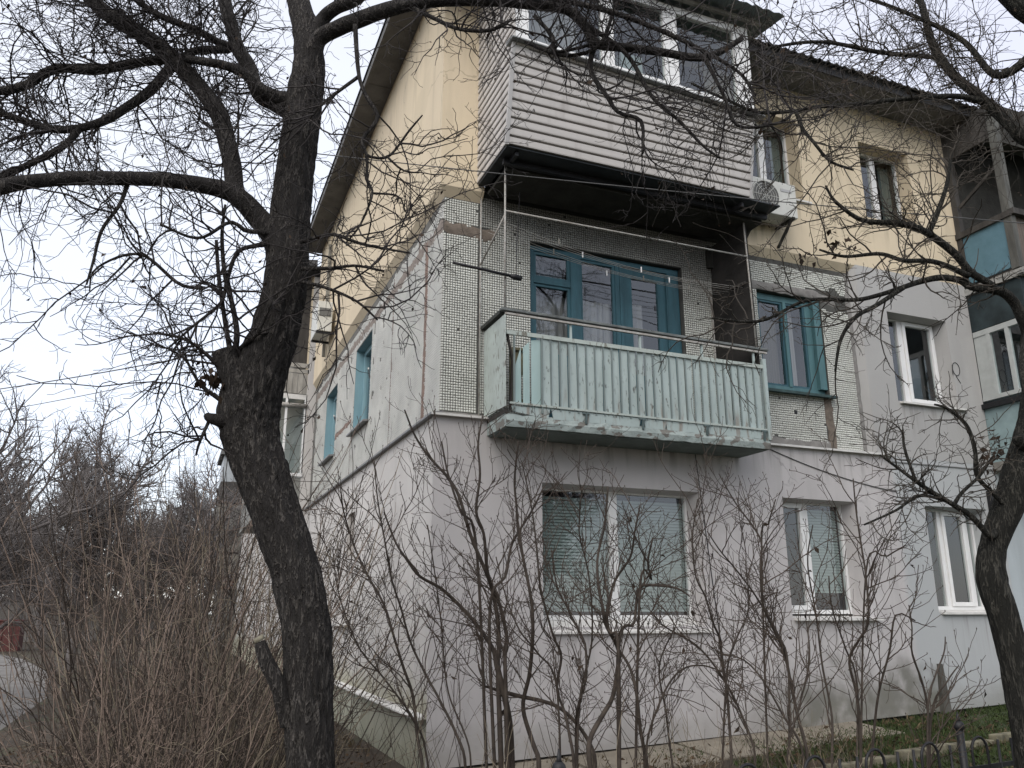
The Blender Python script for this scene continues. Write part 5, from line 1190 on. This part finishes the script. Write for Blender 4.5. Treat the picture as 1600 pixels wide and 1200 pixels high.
shrub('shrub with upright stems crossing the left half of the wide blinded window', 6.7, [
    [(897, 1197, 6.5), (890, 1150, 6), (882, 1112, 5.6), (870, 1075, 5.2), (877, 1025, 4.8), (865, 995, 4.4), (850, 942, 4), (843, 907, 3.6), (838, 850, 3), (830, 790, 2.4), (815, 720, 1.6)],
    [(900, 1197, 5.5), (900, 1137, 5), (904, 1100, 4.8), (915, 1062, 4.6), (915, 1012, 4.2), (907, 990, 3.8), (885, 947, 3.2), (870, 915, 2.6), (862, 860, 2)],
    [(870, 1075, 3.6), (840, 1020, 3.2), (812, 985, 2.8), (790, 930, 2), (775, 870, 1.4)],
    [(905, 1100, 3.6), (925, 1000, 3), (920, 900, 2.6), (905, 830, 2), (910, 760, 1.3)]], 23, 90, 380, 800)
shrub('shrub with a thick elbowed stem before the middle of the wide window', 6.5, [
    [(922, 1197, 8), (922, 1155, 7.5), (942, 1117, 7), (957, 1090, 6.5), (964, 1050, 6.2), (966, 1015, 5.6), (946, 975, 4.6), (942, 950, 4.4), (935, 915, 4), (934, 870, 3.4), (945, 820, 2.8), (950, 760, 2)],
    [(966, 1012, 4.8), (953, 990, 4.4), (948, 960, 4.2), (953, 935, 4), (962, 905, 3.6), (985, 870, 3), (992, 830, 2.2), (1000, 790, 1.4)],
    [(967, 1010, 4.4), (990, 975, 4), (994, 945, 3.8), (1000, 917, 3.6), (1030, 915, 3.2), (1060, 920, 2.6), (1078, 932, 1.6)],
    [(1000, 917, 3.2), (1018, 905, 3.2), (1012, 880, 2.6), (1020, 840, 2)],
    [(1008, 1197, 5.5), (1000, 1137, 5), (995, 1087, 4.6), (985, 1045, 4.2), (967, 1015, 3.4)]], 24, 90, 420, 900, k=.48)
shrub('spreading twiggy shrub between the wide window and the narrow window', 6.6, [
    [(1142, 1197, 6), (1140, 1137, 5.6), (1135, 1075, 5), (1127, 1025, 4.6), (1126, 1000, 4.2), (1115, 975, 3.8), (1102, 932, 3.2), (1087, 900, 2.8), (1082, 840, 2), (1090, 780, 1.4)],
    [(1180, 1190, 4.6), (1160, 1120, 4.2), (1130, 1060, 3.8), (1090, 1010, 3.2), (1040, 980, 2.4), (1020, 960, 1.6)],
    [(1010, 1180, 4), (1030, 1100, 3.6), (1060, 1050, 3), (1100, 1040, 2.4), (1150, 1060, 1.8)],
    [(1135, 1060, 3.4), (1150, 1000, 3), (1170, 950, 2.2), (1165, 880, 1.4)],
    [(1050, 1190, 3.6), (1040, 1110, 3.2), (1030, 1040, 2.6), (1055, 980, 1.8)]], 25, 90, 420, 800)
shrub('straight dark shrub stem rising left of the narrow ground floor window', 6.4, [
    [(1262, 1190, 7), (1247, 1120, 6.5), (1236, 1070, 6), (1227, 1025, 5.4), (1210, 985, 4.8), (1193, 947, 4.2), (1188, 887, 3.6), (1190, 850, 3.2), (1177, 823, 2.8), (1150, 787, 2.2), (1123, 740, 1.4)],
    [(1232, 1050, 4), (1215, 990, 3.6), (1180, 930, 3), (1150, 890, 2.6), (1125, 860, 2), (1105, 830, 1.4)],
    [(1255, 1180, 5), (1225, 1120, 4), (1190, 1060, 3.2), (1160, 1030, 2.4), (1120, 1020, 1.6)],
    [(1190, 860, 3), (1200, 820, 2.4), (1212, 780, 1.6)]], 26, 90, 420, 700)
shrub('shrub whose tallest shoot climbs the wall right of the narrow window', 6.3, [
    [(1345, 1180, 6), (1340, 1093, 5.4), (1327, 1033, 5), (1342, 1000, 4.4), (1357, 970, 4), (1353, 900, 3.6), (1347, 860, 3.2), (1338, 800, 2.6), (1333, 748, 1.8)],
    [(1353, 895, 2.8), (1385, 870, 2.4), (1415, 852, 1.6)],
    [(1300, 1190, 4.4), (1300, 1120, 4), (1285, 1040, 3.4), (1275, 960, 2.8), (1262, 880, 2), (1270, 820, 1.2)],
    [(1340, 1080, 3.6), (1320, 1010, 3), (1300, 950, 2.4), (1295, 900, 1.6)],
    [(1365, 1150, 4.6), (1373, 1083, 4.2), (1390, 1017, 3.6), (1400, 960, 3), (1430, 970, 2)],
    [(1230, 1190, 3), (1250, 1100, 3), (1265, 1030, 2.4), (1260, 970, 1.6)]], 27, 70, 300, 520)
shrub('small low shrub at the mouldy foot of the wall near the right tree', 6.0, [
    [(1452, 1190, 5), (1450, 1110, 4.4), (1440, 1063, 3.8), (1425, 1020, 3), (1425, 980, 2), (1420, 945, 1.3)],
    [(1450, 1110, 3.6), (1460, 1060, 3), (1475, 1020, 2.4), (1477, 995, 1.4)],
    [(1455, 1120, 3), (1480, 1065, 2.4), (1498, 1040, 1.4)]], 28, 16, 70, 120)

# ---- undergrowth in front: thin dry stalks (nobody could count them)
def stalks(name, cx, D, n, hgt, spread, m, seed, label, cat, r=.0026, lean=.25, kids=2.0, parts=True):
    rng = np.random.default_rng(seed); base = at_ground(cx, D)
    T = empty(name, tuple(base), label, cat)
    P0 = np.array(base)+rng.normal(0, 1, (n, 3))*np.array([spread, spread*.6, 0])
    P0[:, 2] = [ground_h(p[0], p[1])-.02 for p in P0]
    d = rng.normal(0, lean, (n, 3)); d[:, 2] = 1; d /= np.linalg.norm(d, axis=1, keepdims=True)
    ln = hgt*(.35+.65*rng.random(n)); P = np.empty((n, 9, 3)); P[:, 0] = P0
    for k in range(8):
        d = d+rng.normal(0, .09, (n, 3)); d /= np.linalg.norm(d, axis=1, keepdims=True); P[:, k+1] = P[:, k]+d*(ln/8)[:, None]
    Rr = np.linspace(1, .45, 9)[None]*r*(.7+.8*rng.random(n))[:, None]
    B, BR = grow(P, Rr, int(n*kids), .25, 1, (20, 55), (.1, .4*hgt/1.5), 5, (0, 0, .35), .12, r*.7, r*.45, rng, .3)
    C_, CR = grow(B, BR, int(n*kids), .2, 1, (20, 60), (.04, .2), 4, (0, 0, .2), .15, r*.6, r*.4, rng)
    V, Fq = join([tubes_np(P, Rr, 4), tubes_np(B, BR, 3), tubes_np(C_, CR, 3)])
    np_mesh('stalks', V, Fq, m, T, base, kind='stuff', smooth=True)
    return T
for i, (x, D, n, h, s) in enumerate([(600, 7.2, 45, 1.5, .35), (770, 6.3, 22, 1.1, .4), (960, 6.2, 26, 1.0, .4), (1090, 6.4, 30, 1.1, .4), (1220, 5.9, 60, .9, .3), (1330, 6.0, 45, .8, .35)]):
    stalks('undergrowth', x, D, n, h, s, (STEMT, THICK2)[i % 2], 60+i, ['thin shoots at the foot of the end wall right of the big trunk', 'low thin shoots under the house corner', 'low shoots at the foot of the elbowed stem', 'tangle of low shoots below the gap between two ground floor windows', 'matted dry stalks at the foot of the wall under the narrow window', 'dry low stalks beside the hooped fence on the right'][i], 'undergrowth', .0028, .3, 1.4)

# ---- brown thicket on the left
def thicket(px, D, h, label, n, spread, m, seed, r=.0045):
    rng = np.random.default_rng(seed); base = at_ground(px, D); T = empty('thicket_shrub', tuple(base), label, 'shrub', 'bare brown shrubs of the thicket left of the big tree')
    P0 = np.array(base)+rng.normal(0, 1, (n, 3))*np.array([spread, spread, 0]); P0[:, 2] = [ground_h(p[0], p[1])-.02 for p in P0]
    c = P0.mean(0); d = (P0-c)*.35/spread+rng.normal(0, .24, (n, 3)); d[:, 2] = 1; d /= np.linalg.norm(d, axis=1, keepdims=True)
    ln = h*(.5+.5*rng.random(n)**.6); P = np.empty((n, 11, 3)); P[:, 0] = P0
    for k in range(10):
        d = d+rng.normal(0, .10, (n, 3)); d[:, 2] += .04; d /= np.linalg.norm(d, axis=1, keepdims=True); P[:, k+1] = P[:, k]+d*(ln/10)[:, None]
    Rr = np.linspace(1, .38, 11)[None]*r*(.55+.9*rng.random(n))[:, None]
    A, AR = grow(P, Rr, int(n*4), .1, 1, (22, 65), (.2, .9), 7, (0, 0, .12), .17, r*.6, r*.30, rng, .15)
    B, BR = grow(A, AR, int(n*9), .1, 1, (25, 80), (.06, .30), 5, (0, 0, .05), .22, r*.42, r*.26, rng)
    h_ = n//2; V, Fq = tubes_np(P[:h_], Rr[:h_], 5); np_mesh('stems', V, Fq, m, T, base, kind='stuff', smooth=True)
    V, Fq = tubes_np(P[h_:], Rr[h_:], 5); np_mesh('dark_stems', V, Fq, STEM, T, base, kind='stuff', smooth=True)
    V, Fq = join([tubes_np(A[::2], AR[::2], 4), tubes_np(B[::2], BR[::2], 3)]); np_mesh('twigs', V, Fq, m, T, base, kind='stuff', smooth=True)
    V, Fq = join([tubes_np(A[1::2], AR[1::2], 4), tubes_np(B[1::2], BR[1::2], 3)]); np_mesh('dark_twigs', V, Fq, STEMT, T, base, kind='stuff', smooth=True)
    return T
TH = [(110, 6.0, .7, 'low brown shrub at the edge of the path in the bottom left corner', 24, .14), (200, 6.2, 2.1, 'dark brown shrub nearest the path, with a forked stem', 55, .24), (262, 6.6, 2.7, 'reddish brown shrub in the middle of the left thicket', 70, .30),
      (320, 6.8, 2.6, 'brown shrub of the left thicket just left of the sawn snag', 64, .30), (392, 7.4, 2.2, 'straw brown shrub half behind the big trunk', 50, .28), (205, 8.4, 3.7, 'tall brown shrub at the back of the thicket, standing over the path side', 64, .38), (270, 8.8, 4.1, 'tallest shrub at the back of the thicket with upright shoots against the sky', 72, .40),
      (185, 9.8, 2.9, 'greyish shrub behind the thicket beside the path', 55, .38), (345, 10.0, 3.8, 'thin shrub behind the thicket before the far balconies', 60, .42)]
for i, (px, D, h, lb, n, s) in enumerate(TH):
    o = thicket(px, D, h, lb, n, s, (THICK, THICK, THICK, THICK2, THICK2, STEMT, THICK, STEMT, THICK2)[i], 80+i, .0055 if D < 8 else .0062)

# ---- background trees
def bg_tree(name, loc, h, label, seed, m, spread=1.0, r=.16, nA=34, nB=420, nC=2600, nD=5200, thin=.011, cat='tree', group=None, low=.18):
    rng = np.random.default_rng(seed); T = empty(name, loc, label, cat, group)
    P = np.zeros((1, 12, 3)); d = np.array([.05, 0, 1.0]); p = np.zeros(3)
    for k in range(12):
        P[0, k] = p; d = d+rng.normal(0, .07, 3); d[2] = 1; p = p+d/np.linalg.norm(d)*h*.62/11
    Rr = np.linspace(r, r*.35, 12)[None]
    A, AR = grow(P, Rr, nA, low, 1, (22, 62), (h*.28*spread, h*.52*spread), 10, (0, 0, .5), .11, r*.42, r*.10, rng)
    B, BR = grow(A, AR, nB, .15, 1, (22, 60), (h*.08, h*.24), 8, (0, 0, .25), .15, r*.15, thin*.8, rng, .2)
    C_, CR = grow(B, BR, nC, .1, 1, (22, 65), (h*.03, h*.11), 5, (0, 0, .15), .2, thin*.9, thin*.55, rng)
    D_, DR = grow(C_, CR, nD, .1, 1, (22, 70), (h*.012, h*.05), 3, (0, 0, .05), .2, thin*.65, thin*.45, rng)
    V, Fq = tubes_np(P, Rr, 12); np_mesh('trunk', V, Fq, m, T, smooth=True)
    for q in range(min(nA, 10)):
        V, Fq = tubes_np(A[q:q+1], AR[q:q+1], 8); np_mesh('limb', V, Fq, m, T, smooth=True)
    V, Fq = join([tubes_np(A[10:], AR[10:], 6), tubes_np(B, BR, 4), tubes_np(C_, CR, 3), tubes_np(D_, DR, 3)])
    np_mesh('twigs', V, Fq, m, T, kind='stuff', smooth=True)
    return T
def gp(px, D): p = at_ground(px, D); return (p[0], p[1], p[2])
t1 = bg_tree('tree', gp(-75, 18), 6.4, 'dense purple grey tree beyond the path at the left edge', 101, FARB, 1.1, .13, 30, 360, 2000, 3000, .008)
bg_tree('tree', gp(-190, 13), 5.4, 'spreading bare tree cut off by the left edge of the picture', 102, FARB, 1.2, .12, 30, 380, 2200, 3200, .008)
bg_tree('tree', gp(105, 27), 7.4, 'wide bare tree behind the thicket left of centre', 103, FARB, 1.1, .16, 40, 600, 3500, 6000, .012)
t2 = bg_tree('tree', gp(255, 34), 8.0, 'pale thin tree far behind the thicket', 104, FARB, 1.0, .17, 36, 500, 3200, 6000, .014)
labels = ['faint bare tree in the distance right behind the tallest thicket shrub', 'far bare tree at the back of the path', 'far bare tree left of the far balconies', 'distant bare tree beside the neighbouring block', 'distant bare tree above the red container']
for i, (px, D, s, rz) in enumerate([(310, 42, 1.15, 1.0), (60, 45, 1.2, 2.0), (355, 50, 1.5, 3.0), (200, 55, 1.3, 4.0), (-20, 38, 1.1, 5.0)]):
    c = copy_tree((t1, t2)[i % 2]); c.location = gp(px, D); c.scale = (s, s, s*(1.25 if i % 2 == 0 else .9)); c.rotation_euler = (0, 0, rz); c['label'] = labels[i]; c['group'] = 'far bare trees beyond the path'
# trees on the photographer's side of the street: seen only in the window reflections
for i, (x, y, s, rz) in enumerate([(1.5, -20, 1.25, .5), (9.5, -19, 1.3, 2.5), (-7, -22, 1.3, 4.0), (5.5, -26, 1.5, 1.0)]):
    c = copy_tree(t2); c.location = (x, y, -.1); c.scale = (s, s, s); c.rotation_euler = (0, 0, rz); c['label'] = 'bare tree across the street behind the photographer, reflected in the windows'; c['group'] = 'bare trees across the street'

# far treeline (an uncountable mass)
def treeline():
    rng = np.random.default_rng(66); n = 1500
    x = rng.uniform(-75, -8, n); y = rng.uniform(62, 90, n); base = np.stack([x, y, np.full(n, -.3)], 1)
    d = rng.normal(0, .12, (n, 3)); d[:, 2] = 1; ln = 3.0+3.5*rng.random(n); P = np.empty((n, 5, 3)); P[:, 0] = base
    for k in range(4): d = d+rng.normal(0, .1, (n, 3)); d /= np.linalg.norm(d, axis=1, keepdims=True); P[:, k+1] = P[:, k]+d*(ln/4)[:, None]
    Rr = np.linspace(.07, .02, 5)[None].repeat(n, 0); A, AR = grow(P, Rr, 8000, .15, 1, (20, 60), (.5, 2.2), 4, (0, 0, .3), .15, .03, .015, rng)
    V, Fq = join([tubes_np(P, Rr, 3), tubes_np(A, AR, 3)]); o = np_mesh('woodland', V, Fq, FARB, kind='stuff', smooth=True); o['label'] = 'far bare woodland along the horizon left of the house'; o['category'] = 'woodland'
treeline()

# ------------------------------------------------------------------ small things
# hooped garden fence at the bottom right
FE = empty('fence', (1.6, -4.0, 0), 'low black iron fence with hooped tops in the bottom right corner', 'fence')
fd = Vector((.9917, .128, 0)); fo = Vector((-2.6, -4.60, 0))
def fpt(s, z): p = fo+fd*s; return Vector((p.x, p.y, z))
s_ = .0
hz = .74
while s_ < 9.2:
    pts = [fpt(s_-.085, .0)]+[fpt(s_-.085*math.cos(k*math.pi/8), hz-.085+.085*math.sin(k*math.pi/8)) for k in range(9)]+[fpt(s_+.085, .0)]
    MB().tube(pts, .009, 7).build('hoop', IRON, FE)
    for q in (.215, .37): MB().tube([fpt(s_+q, .0), fpt(s_+q, hz-.03)], .009, 7).build('picket', IRON, FE)
    s_ += .53
for z in (.18, .55): MB().bar(fpt(-.1, z), fpt(9.3, z), .012, .03).build('fence_rail', IRON, FE)
for px in (873, 1499):
    # post on the fence line under that pixel
    best = min([k*.01 for k in range(0, 900)], key=lambda q: abs(np.dot(np.array(fpt(q, .8))-CAM, R_)/np.dot(np.array(fpt(q, .8))-CAM, F_)*1280+800-px))
    b = fpt(best, 0); mb = MB(); mb.tube([(b.x, b.y, -.1), (b.x, b.y, .80)], .024, 10); mb.sphere((b.x, b.y, .82), .036); mb.tube([(b.x, b.y, .84), (b.x, b.y, .87), (b.x, b.y, .91)], [.018, .012, .003], 8); mb.build('fence_post', IRON, FE)
# yellowish kerb stones of the flower bed
for i in range(16):
    x = 2.6+.46*i; y_ = -1.98+.075*(x-3); z = ground_h(x, y_)+.03+random.uniform(-.01, .015)
    q = MB().bar((x, y_, z), (x+.43, y_+.035, z+random.uniform(-.01, .01)), .09, .11).build('kerb_stone', mat('limewashed_kerb', (.24, .22, .15), .9, .35, 9, .5, col2=(.06, .055, .04)) if i == 0 else bpy.data.materials['limewashed_kerb'], bevel=.012); tag(q, kind='structure')
# grass at the right
def grass(name, n, xr, yr, h, m, seed, keepf, label):
    rng = np.random.default_rng(seed); x = rng.uniform(*xr, n); y = rng.uniform(*yr, n); k = np.array([keepf(a_, b_) for a_, b_ in zip(x, y)]); x = x[k]; y = y[k]; n = len(x)
    z = np.array([ground_h(a_, b_) for a_, b_ in zip(x, y)])+.0; P = np.stack([x, y, z], 1); d = rng.normal(0, .5, (n, 3)); d[:, 2] = 1; d /= np.linalg.norm(d, axis=1, keepdims=True)
    H = (h*(.5+rng.random(n)))[:, None]; sd_ = np.cross(d, rng.normal(size=(n, 3))); sd_ /= np.linalg.norm(sd_, axis=1, keepdims=True); b = rng.normal(0, .25, (n, 3)); b[:, 2] = -abs(b[:, 2])
    V = np.stack([P-sd_*.004, P+sd_*.004, P+d*H*.6+sd_*.003, P+d*H+b*H*.5], 1).reshape(-1, 3)
    o = np_mesh(name, V, np.arange(n*4).reshape(-1, 4), m, kind='stuff'); o['label'] = label; o['category'] = 'grass'; return o
GR = mat('winter_grass', (.05, .075, .02), .8, .25, 3, 0); GR2 = mat('dry_grass', (.13, .10, .055), .85, .3, 3, 0)
grass('grass', 60000, (2.2, 12), (-3.6, -.12), .05, GR, 71, lambda a_, b_: noise.noise(Vector((a_*1.5, b_*1.5, 0)))+(a_-2.9)*.35 > -.05, 'short dark green winter grass at the foot of the wall on the right')
grass('dry_grass', 22000, (-3.6, 6), (-4.2, 6), .08, GR2, 72, lambda a_, b_: not (-.2 < a_ < 8.3 and b_ > -.15) and noise.noise(Vector((a_*1.1, b_*1.1, 4))) > -.05, 'dry grass and leaf litter under the shrubs')
rng = np.random.default_rng(90); n = 9000; x = rng.uniform(-4.2, 7, n); y = rng.uniform(-4.5, 5, n); k = ~((x > -.2) & (y > -.15)); x = x[k]; y = y[k]
P = np.stack([x, y, np.array([ground_h(a_, b_) for a_, b_ in zip(x, y)])+.03], 1); V, Fq = blobs(P, .06, rng); V[:, 2] = np.maximum(V[:, 2], np.repeat(P[:, 2], 4)-.02)
o = np_mesh('leaf_litter', V, Fq, mat('leaf_litter_brown', (.13, .085, .05), .9, .4, 2, 0), kind='stuff'); o['label'] = 'fallen brown leaves on the soil under the shrubs'; o['category'] = 'leaf litter'
# red container far left, white car-like shape next to it
p = at(8, 1000, 40)
RC = empty('container', (p[0], p[1], -.2), 'small red metal container far down the path at the left edge', 'container')
MB().box(p[0]-1.6, p[0]+.55, p[1], p[1]+1.4, -.2, 1.15).build('body', BRICKM, RC); MB().box(p[0]-1.7, p[0]+.62, p[1]-.06, p[1]+1.5, 1.15, 1.22).build('lid', BRICKM, RC)
for i in range(5): MB().box(p[0]-1.5+.42*i, p[0]-1.44+.42*i, p[1]-.04, p[1], -.15, 1.12).build('rib', BRICKM, RC)
GG = empty('garage_row', (-7, 53, -.2), 'low grey row of garages closing the far end of the path', 'garage')
MB().box(-14, 0, 52, 56, -.3, 2.3).build('wall', mat('far_garage_grey', (.17, .16, .15), .9, .2, 1, .1), GG); MB().box(-14.2, .2, 51.8, 56.2, 2.3, 2.45).build('roof', ROOF, GG)
for i in range(4): MB().box(-13.4+3.4*i, -10.9+3.4*i, 51.94, 51.99, -.2, 2.0).build('garage_door', mat('far_garage_door', (.12, .11, .10), .8, .2, 1, .1) if i == 0 else bpy.data.materials['far_garage_door'], GG)
MB().box(-45, -14.5, 52, 52.3, -.3, 2.2).build('garden_wall', CONC); tag(COL.objects['garden_wall'], 'low grey wall in the distance at the left edge', 'wall')
